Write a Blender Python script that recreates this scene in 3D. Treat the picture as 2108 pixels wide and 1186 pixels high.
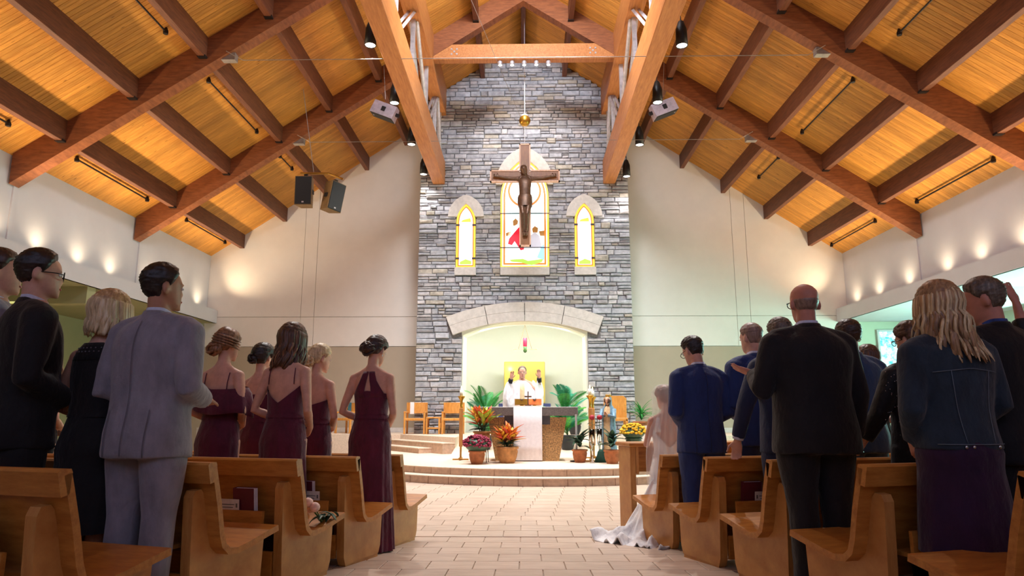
import bpy, bmesh, math, random
import numpy as np
from mathutils import Vector, Matrix, noise
from mathutils.bvhtree import BVHTree
random.seed(7); RNG = np.random.default_rng(7)
PI = math.pi
for o in list(bpy.data.objects): bpy.data.objects.remove(o)
scene = bpy.context.scene; COL = scene.collection

# ------------------------------------------------------------------ camera
FPX = 1400.0
cd = bpy.data.cameras.new('camera'); cam = bpy.data.objects.new('camera', cd); COL.objects.link(cam)
cd.sensor_width = 36; cd.lens = FPX / 2108 * 36; cd.clip_end = 200
PITCH = math.atan((854 - 593) / FPX)
cam.location = (0, 0, 1.14); cam.rotation_euler = (PI / 2 + PITCH, 0, math.radians(1.046))
scene.camera = cam
# ------------------------------------------------------------------ colour management
vs = scene.view_settings; vs.view_transform = 'Standard'; vs.look = 'None'; vs.gamma = 1; vs.use_curve_mapping = False
vs.exposure = 0.28
# ------------------------------------------------------------------ world: soft daylight coming in through the glazed rear gable, high behind the camera
wd = bpy.data.worlds.new('world'); scene.world = wd; wd.use_nodes = True
wd.node_tree.nodes['Background'].inputs[0].default_value = (0.40, 0.42, 0.66, 1)
wd.node_tree.nodes['Background'].inputs[1].default_value = 1.15
# ------------------------------------------------------------------ building dimensions (metres)
RIDGE, SL, WX = 12.66, 0.665, 9.9          # ridge height, roof slope, side wall distance
YB, YF = 20.8, 19.6                       # back wall, front of the stone chimney wall
FR = (12.25, 16.5)                        # roof frames
LEDGE = 4.33
G, YS = 0.0384, 6.65                      # floor slope and where it ends
ZP, ZU = 0.25, 0.62                       # altar platform, upper sanctuary
def fz(y): return G * max(0.0, YS - y)
def roofz(x): return RIDGE - SL * abs(x)

def light(kind, name, loc, target, energy, color, size=0.2, spot=None, blend=0.6, sizey=None):
    d = bpy.data.lights.new(name, kind); d.energy = energy; d.color = color
    if kind == 'AREA':
        d.size = size
        if sizey: d.shape = 'RECTANGLE'; d.size_y = sizey
    else: d.shadow_soft_size = size
    if kind == 'SPOT': d.spot_size = math.radians(spot or 60); d.spot_blend = blend
    o = bpy.data.objects.new(name, d); COL.objects.link(o); o.location = loc
    o.rotation_euler = (Vector(target) - Vector(loc)).to_track_quat('-Z', 'Y').to_euler()
    return o
WARM = (1.0, 0.76, 0.48); WARM2 = (1.0, 0.80, 0.52); SOFT = (1.0, 0.95, 0.90); DAY = (0.80, 0.92, 1.0)
pt = light('AREA', 'rear_gable_portal', (0, -3.9, 8.2), (0, 10, 8.2), 1, (1, 1, 1), 19.4, sizey=8.6); pt.data.cycles.is_portal = True
# uplights in the side ledges: one row washing the roof, one row of small scallop lamps on the wall
for sx in (-1, 1):
    for y in (7.0, 8.8, 10.4, 12.0, 13.2, 14.5, 15.7, 17.3, 18.8, 20.1):
        light('SPOT', 'ledge_uplight', (sx * 9.60, y, LEDGE + 0.12), (sx * 6.3, y, 8.6), 235 if y < 20 else 170, WARM, 0.06, 104, 0.9)
        if y > 11: light('SPOT', 'scallop_uplight', (sx * 9.68, y, LEDGE - 0.02), (sx * 9.80, y, 8), 30, WARM2, 0.10, 130, 1.0)
# track lights on the collar beams, aimed at the sanctuary and the stone wall
for i, (tx, ty, tz, e) in enumerate([(-1.6, 13.3, 0.3, 260), (-0.3, 14.8, 1.6, 900), (0.1, 19.4, 8.8, 330), (0.5, 14.6, 1.4, 800), (1.8, 13.2, 0.3, 260)]):
    light('SPOT', 'track_light', (-0.62 + i * 0.32, 12.35 if i != 2 else 16.9, 10.25), (tx, ty, tz), e, SOFT, 0.06, 40 if i != 2 else 85, 0.7)
# added cool fill panel under the closed roof, brightening the stone wall and altar
light('AREA', 'cool_fill_panel', (0, 11.0, 11.2), (0, 18.8, 5.5), 800, (0.82, 0.90, 1.0), 3.0, sizey=1.2)
# niche cove lights behind the arch
light('AREA', 'cove_light', (0, 19.98, 3.62), (0, 21.4, 1.4), 62, (0.90, 1.0, 0.97), 2.6, sizey=0.15)
for sx in (-1, 1):
    light('AREA', 'cove_light', (sx * 1.93, 20.1, 2.1), (sx * 1.0, 21.8, 2.0), 26, (0.75, 1.0, 1.0), 0.12, sizey=2.4)
light('POINT', 'tabernacle_light', (-0.45, 21.35, 2.55), (0, 0, 0), 6, (1.0, 0.75, 0.35), 0.1)
# side aisles
light('AREA', 'aisle_daylight', (12.6, 15.0, 2.6), (9.5, 15.0, 3.0), 520, (0.45, 1.0, 0.85), 6.0, sizey=2.0)
light('AREA', 'aisle_lamp', (-11.6, 14.0, 3.6), (-11.6, 14.0, 0), 60, (0.85, 0.85, 0.50), 1.0, sizey=6.0)

# ------------------------------------------------------------------ colour and materials
def lin(c):
    if isinstance(c, str):
        c = [int(c[i:i + 2], 16) / 255 for i in (0, 2, 4)]
    return tuple(((v / 12.92) if v <= 0.04045 else ((v + 0.055) / 1.055) ** 2.4) for v in c) + (1.0,)
MATS = {}
class NT:
    def __init__(s, name):
        m = bpy.data.materials.new(name); m.use_nodes = True; s.m = m; s.t = m.node_tree; s.n = s.t.nodes; s.l = s.t.links
        s.b = s.n['Principled BSDF']; MATS[name] = m
    def add(s, typ, **kw):
        n = s.n.new(typ)
        for k, v in kw.items(): setattr(n, k, v)
        return n
    def link(s, a, b): s.l.new(a, b)
    def coords(s, scale=(1, 1, 1), kind='Object', rot=(0, 0, 0), rnd=False):
        tc = s.add('ShaderNodeTexCoord'); mp = s.add('ShaderNodeMapping')
        mp.inputs['Scale'].default_value = scale; mp.inputs['Rotation'].default_value = rot
        if rnd:
            oi = s.add('ShaderNodeObjectInfo'); mu = s.add('ShaderNodeMath', operation='MULTIPLY'); mu.inputs[1].default_value = 57.0; s.link(oi.outputs['Random'], mu.inputs[0])
            va = s.add('ShaderNodeVectorMath', operation='ADD'); s.link(tc.outputs[kind], va.inputs[0]); s.link(mu.outputs[0], va.inputs[1]); s.link(va.outputs[0], mp.inputs['Vector'])
        else: s.link(tc.outputs[kind], mp.inputs['Vector'])
        return mp.outputs[0]
    def noise(s, vec, scale=5, detail=4, rough=0.6):
        n = s.add('ShaderNodeTexNoise'); n.inputs['Scale'].default_value = scale; n.inputs['Detail'].default_value = detail
        n.inputs['Roughness'].default_value = rough; s.link(vec, n.inputs['Vector']); return n.outputs['Fac']
    def ramp(s, fac, stops):
        r = s.add('ShaderNodeValToRGB'); e = r.color_ramp.elements
        while len(e) < len(stops): e.new(0.5)
        for el, (p, c) in zip(e, stops): el.position = p; el.color = lin(c)
        s.link(fac, r.inputs[0]); return r.outputs[0]
    def bump(s, fac, strength=0.3, dist=0.01):
        b = s.add('ShaderNodeBump'); b.inputs['Strength'].default_value = strength; b.inputs['Distance'].default_value = dist
        s.link(fac, b.inputs['Height']); s.link(b.outputs[0], s.b.inputs['Normal'])
    def vary(s, col, amount=0.25, hue=0.0):
        oi = s.add('ShaderNodeObjectInfo'); mr = s.add('ShaderNodeMapRange')
        mr.inputs['To Min'].default_value = 1 - amount; mr.inputs['To Max'].default_value = 1 + amount
        s.link(oi.outputs['Random'], mr.inputs['Value'])
        h = s.add('ShaderNodeHueSaturation'); s.link(mr.outputs[0], h.inputs['Value']); s.link(col, h.inputs['Color'])
        return h.outputs[0]
    def out(s, col, rough=0.6, metal=0.0, spec=0.5):
        if hasattr(col, 'is_linked'): s.link(col, s.b.inputs['Base Color'])
        else: s.b.inputs['Base Color'].default_value = lin(col)
        s.b.inputs['Roughness'].default_value = rough; s.b.inputs['Metallic'].default_value = metal
        s.b.inputs['Specular IOR Level'].default_value = spec
        return s.m
def shift(c, f):
    c = [int(c[i:i + 2], 16) / 255 for i in (0, 2, 4)] if isinstance(c, str) else c
    return tuple(max(0, min(1, v * f)) for v in c)
def plain(name, c, rough=0.6, metal=0.0, nscale=8, namt=0.10, bump=0.0, spec=0.5, stretch=(1, 1, 1)):
    t = NT(name); v = t.coords(stretch); f = t.noise(v, nscale)
    col = t.ramp(f, [(0.3, shift(c, 1 - namt)), (0.7, shift(c, 1 + namt))])
    if bump: t.bump(f, bump, 0.01)
    return t.out(col, rough, metal, spec)
def emit(name, c, strength):
    t = NT(name); t.b.inputs['Base Color'].default_value = lin(c); t.b.inputs['Emission Color'].default_value = lin(c)
    t.b.inputs['Emission Strength'].default_value = strength; t.b.inputs['Roughness'].default_value = 0.4; return t.m
def wood(name, c1, c2, stretch, rough=0.5, vary=0.0, spec=0.4, scale=6, knots=False):
    t = NT(name); v = t.coords(stretch, rnd=vary > 0); f = t.noise(v, scale, 6, 0.65)
    stops = [(0.25, c1), (0.62, c2), (0.85, shift(c2, 1.12))]
    col = t.ramp(f, stops)
    if knots:
        vo = t.add('ShaderNodeTexVoronoi'); vo.inputs['Scale'].default_value = 1.0
        t.link(t.coords((2.2, 9, 2.2), rnd=True), vo.inputs['Vector'])
        k = t.ramp(vo.outputs['Distance'], [(0.03, shift(c1, 0.45)), (0.12, (1, 1, 1))])
        mx = t.add('ShaderNodeMix'); mx.data_type = 'RGBA'; mx.blend_type = 'MULTIPLY'; mx.inputs[0].default_value = 0.8
        t.link(col, mx.inputs[6]); t.link(k, mx.inputs[7]); col = mx.outputs[2]
    if vary: col = t.vary(col, vary)
    t.bump(f, 0.08, 0.01)
    return t.out(col, rough, 0, spec)

wood('plank_wood', 'a86c2b', 'cf9140', (0.5, 6, 0.5), 0.5, 0.16, 0.3, 5, True)
wood('glulam_wood', '663821', '8d5432', (0.8, 0.8, 5), 0.5, 0.06, 0.3, 5)
wood('glulam_long', 'a2602f', 'c4824a', (5, 0.5, 5), 0.45, 0.05, 0.4, 5)
wood('purlin_wood', '4e2b1e', '73442b', (5, 0.6, 5), 0.5, 0.08, 0.3, 5)
plain('roof_deck', '2a1a10', 0.9)
def plaster(name, c, amt=0.012):
    return plain(name, c, 0.85, 0, 2, amt, 0.0, 0.2)
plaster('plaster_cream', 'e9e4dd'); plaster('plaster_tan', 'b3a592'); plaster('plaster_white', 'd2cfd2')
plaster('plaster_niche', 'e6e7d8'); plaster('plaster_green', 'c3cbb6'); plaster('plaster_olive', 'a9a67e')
plain('joint_dark', 'bdb3a6', 0.9); plain('black_metal', '1b1a1a', 0.45, 0.3); plain('dark_steel', '2e2725', 0.5, 0.6)
plain('white_steel', 'b9b2b4', 0.45, 0.2); plain('cable_steel', '9d958f', 0.4, 0.7); plain('mortar', '827f80', 0.95, 0, 20, .15)
plain('limestone', 'cfc8c2', 0.85, 0, 10, 0.05, 0.1, 0.2)
plain('carpet_tan', 'd8c3ae', 0.85, 0, 30, 0.06)
plain('riser_stone', 'c3a48c', 0.7, 0, 12, 0.08, 0.05)
t = NT('stone'); v = t.coords((1, 1, 1), rnd=True); f = t.noise(v, 7, 6, 0.65)
col = t.ramp(f, [(0.25, '888890'), (0.5, 'acadb4'), (0.75, 'cacbd0')]); col = t.vary(col, 0.16)
t.bump(f, 0.55, 0.02); t.out(col, 0.9, 0, 0.2)
t = NT('stone_warm'); v = t.coords((1, 1, 1), rnd=True); f = t.noise(v, 7, 6, 0.65)
col = t.ramp(f, [(0.25, '948d84'), (0.5, 'b5ada2'), (0.75, 'cfc8be')]); col = t.vary(col, 0.14)
t.bump(f, 0.55, 0.02); t.out(col, 0.9, 0, 0.2)
t = NT('floor_tile'); v = t.coords((1, 1, 1), 'Generated'); f = t.noise(t.coords((1, 4, 1), rnd=True), 4, 5)
col = t.ramp(f, [(0.3, 'b9a290'), (0.55, 'c9b4a2'), (0.8, 'd3c1b1')]); col = t.vary(col, 0.07); t.bump(f, 0.05, 0.005); t.out(col, 0.42, 0, 0.4)
t = NT('floor_far'); br = t.add('ShaderNodeTexBrick'); t.link(t.coords((1, 1, 1)), br.inputs['Vector'])
br.inputs['Scale'].default_value = 1.0; br.inputs['Brick Width'].default_value = 0.335; br.inputs['Row Height'].default_value = 0.335; br.inputs['Mortar Size'].default_value = 0.004
br.inputs['Color1'].default_value = lin('c2ac99'); br.inputs['Color2'].default_value = lin('cbb7a5'); br.inputs['Mortar'].default_value = lin('9a8a7c')
t.out(br.outputs['Color'], 0.45)
plain('grout', '94857a', 0.9)
# ------------------------------------------------------------------ mesh helpers
class MB:
    def __init__(s): s.v = []; s.f = []; s.mi = []; s.cur = 0
    def add(s, vs, fs, mi=None):
        n = len(s.v); s.v += [tuple(p) for p in vs]; s.f += [tuple(i + n for i in q) for q in fs]; s.mi += [s.cur if mi is None else mi] * len(fs); return s
    def box(s, x0, x1, y0, y1, z0, z1, M=None):
        p = [Vector((x, y, z)) for z in (z0, z1) for y in (y0, y1) for x in (x0, x1)]
        if M: p = [M @ q for q in p]
        return s.add(p, [(0, 2, 3, 1), (4, 5, 7, 6), (0, 1, 5, 4), (2, 6, 7, 3), (0, 4, 6, 2), (1, 3, 7, 5)])
    def bbox(s, x0, x1, y0, y1, z0, z1, b=0.01, M=None):
        # chamfered box
        P = []
        def c(x, y, z): return Vector((x, y, z))
        xs, ys, zs = (x0, x1), (y0, y1), (z0, z1)
        bm = bmesh.new(); g = bmesh.ops.create_cube(bm, size=1)
        for q in bm.verts: q.co = Vector((xs[q.co.x > 0], ys[q.co.y > 0], zs[q.co.z > 0]))
        bmesh.ops.bevel(bm, geom=bm.edges[:], offset=b, segments=1, affect='EDGES')
        bm.verts.index_update(); vs = [(M @ q.co) if M else q.co.copy() for q in bm.verts]; fs = [[w.index for w in f.verts] for f in bm.faces]; bm.free()
        return s.add(vs, fs)
    def prism(s, poly, z0, z1, axis='z', M=None):
        n = len(poly)
        def mk(a, b, c): return {'z': (a, b, c), 'y': (a, c, b), 'x': (c, a, b)}[axis]
        vs = [Vector(mk(a, b, z0)) for a, b in poly] + [Vector(mk(a, b, z1)) for a, b in poly]
        if M: vs = [M @ q for q in vs]
        fs = [tuple(range(n))[::-1], tuple(range(n, 2 * n))] + [(i, (i + 1) % n, (i + 1) % n + n, i + n) for i in range(n)]
        return s.add(vs, fs)
    def loft(s, rings, cap=True, closed=True):
        k = len(rings[0]); vs = [p for r in rings for p in r]; fs = []
        for i in range(len(rings) - 1):
            for j in range(k if closed else k - 1):
                a = i * k + j; b = i * k + (j + 1) % k; fs.append((a, b, b + k, a + k))
        if cap and closed: fs += [tuple(range(k))[::-1], tuple(range((len(rings) - 1) * k, len(rings) * k))]
        return s.add(vs, fs)
    def tube(s, pts, r, seg=8, cap=True, flat=None, up=None):
        pts = [Vector(p) for p in pts]; n = len(pts); rr = r if hasattr(r, '__len__') else [r] * n
        rings = []; prev = None
        for i, p in enumerate(pts):
            d = (pts[min(i + 1, n - 1)] - pts[max(i - 1, 0)]).normalized()
            if prev is None:
                a = Vector(up) if up else (Vector((0, 0, 1)) if abs(d.z) < 0.9 else Vector((0, 1, 0)))
                u = d.cross(a).normalized()
            else: u = (prev - d * prev.dot(d)).normalized()
            prev = u; w = d.cross(u)
            ra = rr[i]; rb = ra * (flat if flat else 1)
            rings.append([p + u * math.cos(2 * PI * j / seg) * ra + w * math.sin(2 * PI * j / seg) * rb for j in range(seg)])
        return s.loft(rings, cap)
    def lathe(s, prof, seg=20, c=(0, 0, 0), cap=True):
        return s.loft([[Vector((c[0] + r * math.cos(2 * PI * j / seg), c[1] + r * math.sin(2 * PI * j / seg), c[2] + z)) for j in range(seg)] for r, z in prof], cap)
    def ell(s, c, rx, ry, rz, seg=12, rings=8, M=None):
        R = []
        for i in range(rings + 1):
            a = -PI / 2 + PI * i / rings; ca = max(math.cos(a), 0.02)
            R.append([Vector((c[0] + rx * ca * math.cos(2 * PI * j / seg), c[1] + ry * ca * math.sin(2 * PI * j / seg), c[2] + rz * math.sin(a))) for j in range(seg)])
        if M: R = [[M @ p for p in r] for r in R]
        return s.loft(R)
    def mesh(s, name, mats, smooth=False):
        me = bpy.data.meshes.new(name); me.from_pydata([tuple(p) for p in s.v], [], s.f); me.update()
        for m in (mats if isinstance(mats, (list, tuple)) else [mats]): me.materials.append(MATS[m])
        if len(me.materials) > 1: me.polygons.foreach_set('material_index', s.mi)
        if smooth: me.polygons.foreach_set('use_smooth', [True] * len(me.polygons))
        return me
    def build(s, name, mats, parent=None, smooth=False):
        return link(name, s.mesh(name, mats, smooth), parent)
def link(name, me, parent=None):
    o = bpy.data.objects.new(name, me); COL.objects.link(o)
    if parent is not None: o.parent = parent
    return o
def tag(o, label, cat, group=None):
    o['label'] = label; o['category'] = cat
    if group: o['group'] = group
    return o
def struct(o): o['kind'] = 'structure'; return o
def thing(name, label, cat, loc=(0, 0, 0), rz=0, group=None):
    o = bpy.data.objects.new(name, None); COL.objects.link(o); o.location = loc; o.rotation_euler = (0, 0, rz); o.empty_display_size = 0.1
    return tag(o, label, cat, group)
def copy_tree(o, parent=None):
    c = o.copy(); COL.objects.link(c); c.parent = parent
    for ch in o.children: copy_tree(ch, c)
    return c

# ================================================================== STRUCTURE
# floor: sloped nave, level in front of the sanctuary
b = MB(); xs = (-14, 14); ys = [-6, YS, 24]
for i in range(2):
    b.add([(xs[0], ys[i], (G * (YS - ys[i])) if i == 0 else 0), (xs[1], ys[i], (G * (YS - ys[i])) if i == 0 else 0), (xs[1], ys[i + 1], 0), (xs[0], ys[i + 1], 0)], [(0, 1, 2, 3)])
b.v = [(x, y, z - 0.012) for x, y, z in b.v]
FLOOR = struct(b.build('floor', 'floor_far'))
PC, PR1, PR2 = (0.30, 15.4), 4.02, 3.72
def in_platform(x, y, pad=0.05): return (x - PC[0]) ** 2 + (y - PC[1]) ** 2 < (PR1 - pad) ** 2
tw = 0.335; me_t = MB().bbox(-tw / 2 + .003, tw / 2 - .003, -tw / 2 + .003, tw / 2 - .003, -0.02, 0.0, 0.003).mesh('floor_tile', 'floor_tile')
gb = MB()
row = 0; cnt = 0; y = 4.62
while y < 12.1 and cnt < 300:
    half = 1.55 if y < 8 else 1.55 + (y - 8) * 0.40
    x = -half - (tw / 2 if row % 2 else 0)
    while x < half:
        if not in_platform(x, y, 0.3) and cnt < 300:
            o = link('floor_tile', me_t, FLOOR); o.location = (x, y, fz(y)); o.rotation_euler = (-math.atan(G) if y < YS else 0, 0, 0); cnt += 1
        x += tw
    y += tw; row += 1
# altar platform: two curved steps
def disc(R, z0, z1, ymax, riser):
    n = 72; pts = []
    for i in range(n + 1):
        a = PI + PI * i / n * 1.0
        pts.append((PC[0] + R * math.cos(a), PC[1] + R * math.sin(a)))
    pts += [(PC[0] + R, ymax), (PC[0] - R, ymax)]
    return pts
o = MB().prism(disc(PR1, 0, 0, 20.8, 0), 0.0, 0.115).build('trim_1', 'riser_stone'); STEP = struct(o)
MB().prism([(PC[0] + (x - PC[0]) * 1.006, PC[1] + (y - PC[1]) * 1.006) for x, y in disc(PR1, 0, 0, 20.75, 0)], 0.115, 0.13).build('step_tread', 'carpet_tan', STEP)
MB().prism(disc(PR2, 0, 0, 20.8, 0), 0.131, 0.235).build('step_riser', 'riser_stone', STEP)
MB().prism([(PC[0] + (x - PC[0]) * 1.006, PC[1] + (y - PC[1]) * 1.006) for x, y in disc(PR2, 0, 0, 20.75, 0)], 0.235, ZP).build('platform_top', 'carpet_tan', STEP)
# riser tiles on both curved risers
for R, z0, z1, nm in ((PR1, 0.0, 0.113, 24), (PR2, 0.132, 0.234, 22)):
    for i in range(nm):
        a0 = PI * 1.12 + (PI * 0.76) * i / nm; a1 = PI * 1.12 + (PI * 0.76) * (i + 1) / nm - 0.004
        k = 4; P = [a0 + (a1 - a0) * j / k for j in range(k + 1)]
        poly = [(PC[0] + (R + .012) * math.cos(a), PC[1] + (R + .012) * math.sin(a)) for a in P] + [(PC[0] + (R - .02) * math.cos(a), PC[1] + (R - .02) * math.sin(a)) for a in P[::-1]]
        MB().prism(poly, z0 + .002, z1).build('riser_tile', 'riser_stone', STEP)
# upper sanctuary with side stair and ramp
poly = [(-1.62, 16.2), (-3.35, 18.7), (-6.5, 18.9), (-6.5, 20.75), (-1.62, 20.75)]
UP = struct(MB().prism(poly, 0.0, ZU).build('trim_2', 'carpet_tan'))
MB().prism([(2.15, 16.9), (2.15, 20.75), (6.5, 20.75), (6.5, 18.2)], 0.0, ZU).build('platform_top', 'carpet_tan', UP)
MB().prism([(14.9, ZP - .02), (18.2, ZU), (22.6, ZU), (22.6, 0.0), (14.9, 0.0)], -1.62, 2.15, 'x').build('ramp', 'carpet_tan', UP)
d = Vector((-1.73, 2.5)).normalized(); nrm = Vector((-d.y, d.x))
if nrm.y > 0: nrm = -nrm
for i in range(1, 3):
    z = ZU - 0.123 * i; p0 = Vector((-1.62, 16.2)) + d * (0.0 if i < 2 else 0.55); p1 = Vector((-3.6, 19.06))
    q = nrm * 0.33 * i
    MB().prism([tuple(p0), tuple(p0 + q), tuple(p1 + q), tuple(p1)], 0.0, z - .02).build('stair_riser', 'riser_stone', UP)
    MB().prism([tuple(p0 - d * .01), tuple(p0 + q * 1.03 - d * .01), tuple(p1 + q * 1.03), tuple(p1)], z - .02, z).build('stair_tread', 'carpet_tan', UP)
# low parapet on the right
struct(MB().prism([(2.35, 0.62 - 0.37), (2.35, 0.80), (3.6, 0.95), (3.6, 0.25)], 17.0, 17.18, 'y').build('trim_3', 'limestone'))

# back wall: backing, panels with open joints, tan wainscot
BW = struct(MB().box(-13.5, -2.3, YB + 0.03, YB + 0.25, 0, 13.2).box(2.3, 13.5, YB + 0.03, YB + 0.25, 0, 13.2).box(-2.3, 2.3, YB + 0.03, YB + 0.25, 4.3, 13.2).build('wall_back', 'joint_dark'))
def panel(name, poly, m, parent, y0=None, y1=None):
    return MB().prism(poly, YB if y0 is None else y0, YB + 0.05 if y1 is None else y1, 'y').build(name, m, parent)
for sx in (-1, 1):
    def q(x0, x1, z0, z1): return [(sx * x0, z0), (sx * x1, z0), (sx * x1, z1), (sx * x0, z1)]
    panel('wainscot_panel', q(2.9, 13.4, 0, 3.19), 'plaster_tan', BW, YB - 0.01)
    vj = [2.9, 6.53, 6.95, 9.95]
    for i in range(3):
        x0, x1 = vj[i] + 0.006, vj[i + 1] - 0.006
        panel('wall_panel', q(x0, x1, 3.21, 4.12), 'plaster_cream', BW)
        panel('wall_panel', [(sx * x0, 4.135), (sx * x1, 4.135), (sx * x1, roofz(x1) + .05), (sx * x0, roofz(x0) + .05)], 'plaster_cream', BW)
    panel('wall_panel', q(9.96, 13.4, 3.21, 4.12), 'plaster_green', BW)
    struct(MB().box(min(sx * 3.15, sx * 9.9), max(sx * 3.15, sx * 9.9), YB - 0.03, YB - 0.012, ZU - .1, ZU + 0.14).build('baseboard_back', 'limestone'))
# side clerestory walls and ledges
for sx, side in ((-1, 'left'), (1, 'right')):
    W = struct(MB().box(min(sx * (WX + .02), sx * (WX + .2)), max(sx * (WX + .02), sx * (WX + .2)), -4, YB, 3.95, 6.6).build('wall_' + side, 'joint_dark'))
    js = [-4, 3.9, 8.15, 12.45, 16.83, YB]
    for i in range(5):
        MB().box(min(sx * WX, sx * (WX + .04)), max(sx * WX, sx * (WX + .04)), js[i] + .012, js[i + 1] - .012, 4.0, 6.45).build('wall_panel', 'plaster_white', W)
    for y in js[1:5]:
        MB().box(min(sx * (WX - .03), sx * WX), max(sx * (WX - .03), sx * WX), y - .045, y + .045, 4.1, 6.35).build('wall_batten', 'plaster_white', W)
    x0, x1 = sorted((sx * 9.55, sx * 9.62)); L = struct(MB().box(x0, x1, -4, YB - .02, 3.93, LEDGE).build('trim_4' if sx < 0 else 'trim_5', 'plaster_white'))
    x0, x1 = sorted((sx * 9.6, sx * 9.95)); MB().box(x0, x1, -4, YB - .02, LEDGE - 0.12, LEDGE - 0.05).build('ledge_shelf', 'plaster_white', L)
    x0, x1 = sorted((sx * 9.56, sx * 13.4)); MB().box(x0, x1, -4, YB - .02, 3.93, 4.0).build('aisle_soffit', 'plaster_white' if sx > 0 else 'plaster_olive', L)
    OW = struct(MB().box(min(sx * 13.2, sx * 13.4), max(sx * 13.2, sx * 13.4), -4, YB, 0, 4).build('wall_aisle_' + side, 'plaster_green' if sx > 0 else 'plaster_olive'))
    if sx > 0: MB().box(9.65, 13.2, 15.0, 15.25, 3.62, 3.93).build('soffit_beam', 'plaster_white', L)
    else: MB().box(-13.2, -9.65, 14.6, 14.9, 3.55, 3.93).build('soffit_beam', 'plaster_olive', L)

struct(MB().box(-13.5, 13.5, -4.2, -4.0, -.2, 4.2).build('wall_rear', 'plaster_white'))
# ceiling: deck, one plank per board, purlins
CE = struct(MB().add([(-10.2, -4, roofz(10.2) + .10), (0, -4, RIDGE + .10), (0, 23, RIDGE + .10), (-10.2, 23, roofz(10.2) + .10), (10.2, -4, roofz(10.2) + .10), (10.2, 23, roofz(10.2) + .10)],
            [(0, 1, 2, 3), (1, 4, 5, 2)]).build('ceiling', 'roof_deck'))
pw = 0.0985; LEN = 10.05
pb = MB(); h = 0.03; e = 0.006
prof = [(-pw / 2 + .001, h), (-pw / 2 + .001, e), (-pw / 2 + .001 + e, 0), (pw / 2 - .001 - e, 0), (pw / 2 - .001, e), (pw / 2 - .001, h)]
def plank_mesh(sx):
    mb = MB(); A = [(0.0, y, RIDGE + z) for y, z in prof]; B = [(sx * LEN, y, RIDGE - SL * LEN + z) for y, z in prof]
    return mb.loft([A, B] if sx > 0 else [B, A]).mesh('ceiling_plank', 'plank_wood')
ml, mr = plank_mesh(-1), plank_mesh(1)
np_ = 0; y = YB - pw / 2
while y > 6.4:
    for me in (ml, mr):
        o = link('ceiling_plank', me, CE); o.location = (0, y, 0)
    y -= pw
for me_side in (-1, 1):
    x0, x1 = 0, me_side * LEN
    o = MB().add([(0, -4, RIDGE + .02), (x1, -4, roofz(x1) + .02), (x1, 6.4, roofz(x1) + .02), (0, 6.4, RIDGE + .02)], [(0, 1, 2, 3)]).build('ceiling_rear', 'plank_wood', CE)
PX = [1.262, 3.80, 5.06, 6.32, 7.62, 8.93]; PD = 0.40; PW = 0.135
bays = [(6.0, FR[0]), (FR[0] + .27, FR[1]), (FR[1] + .27, YB)]
for (y0, y1) in bays:
    for x in [0.0] + [s * p for p in PX for s in (-1, 1)]:
        yy1 = min(y1, YF + .1) if abs(x) < 3 else y1
        zt = roofz(abs(x)) + (0.03 if x == 0 else 0.06); zb = roofz(abs(x)) - PD + (0.05 if x == 0 else 0)
        P = MB().bbox(x - PW / 2, x + PW / 2, y0, yy1, zb, zt, 0.006).build('purlin', 'purlin_wood', CE)
        if y1 < 17:
            MB().box(x - PW / 2 - .012, x + PW / 2 + .012, yy1 - .10, yy1 + .0, zb - .012, zb + .03).build('beam_hanger', 'dark_steel', P)
# roof frames
RD = 0.61; FT = 0.27
names = ['glulam roof frame nearer the camera, spanning above the pews', 'glulam roof frame farther off with bolted collar beam, near the stone wall']
for k, y in enumerate(FR):
    T = thing('roof_frame', names[k], 'roof beam', (0, y, 0))
    for sx in (-1, 1):
        poly = [(0, RIDGE + .02), (sx * 9.86, roofz(9.86) + .02), (sx * 9.86, roofz(9.86) - RD), (0, RIDGE - RD)]
        MB().prism(poly, 0, FT, 'y').build('rafter', 'glulam_wood', T)
        MB().box(sx * 5.86 - .14, sx * 5.86 + .14, .06, FT - .06, roofz(5.86) - RD - .09, roofz(5.86) - RD + .06).build('cable_bracket', 'cable_steel', T)
    C_ = MB().bbox(-2.75, 2.75, .015, FT - .015, 10.37, 10.80, 0.01).build('collar_beam', 'glulam_long', T)
    for sx in (-1, 1):
        for dx, dz in ((-.07, -.07), (-.07, .07), (.07, -.07), (.07, .07), (0, 0)):
            MB().lathe([(.026, 0), (.026, .02), (.012, .03)], 8).build('bolt', 'white_steel', C_).matrix_local = Matrix.Translation((sx * 1.83 + dx, +.016, 10.585 + dz)) @ Matrix.Rotation(PI / 2, 4, 'X')
# tension cables
for k, (y, z) in enumerate(((FR[0] - .05, 7.98), (FR[1] - .05, 8.05))):
    tag(MB().tube([(-5.85, y, z + .2), (-5.5, y, z), (5.5, y, z), (5.85, y, z + .2)], 0.007, 6).build('tension_cable', 'cable_steel'), ['thin steel tie cable across the nave at the nearer roof frame', 'thin steel tie cable across the nave at the farther roof frame'][k], 'cable')
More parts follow.
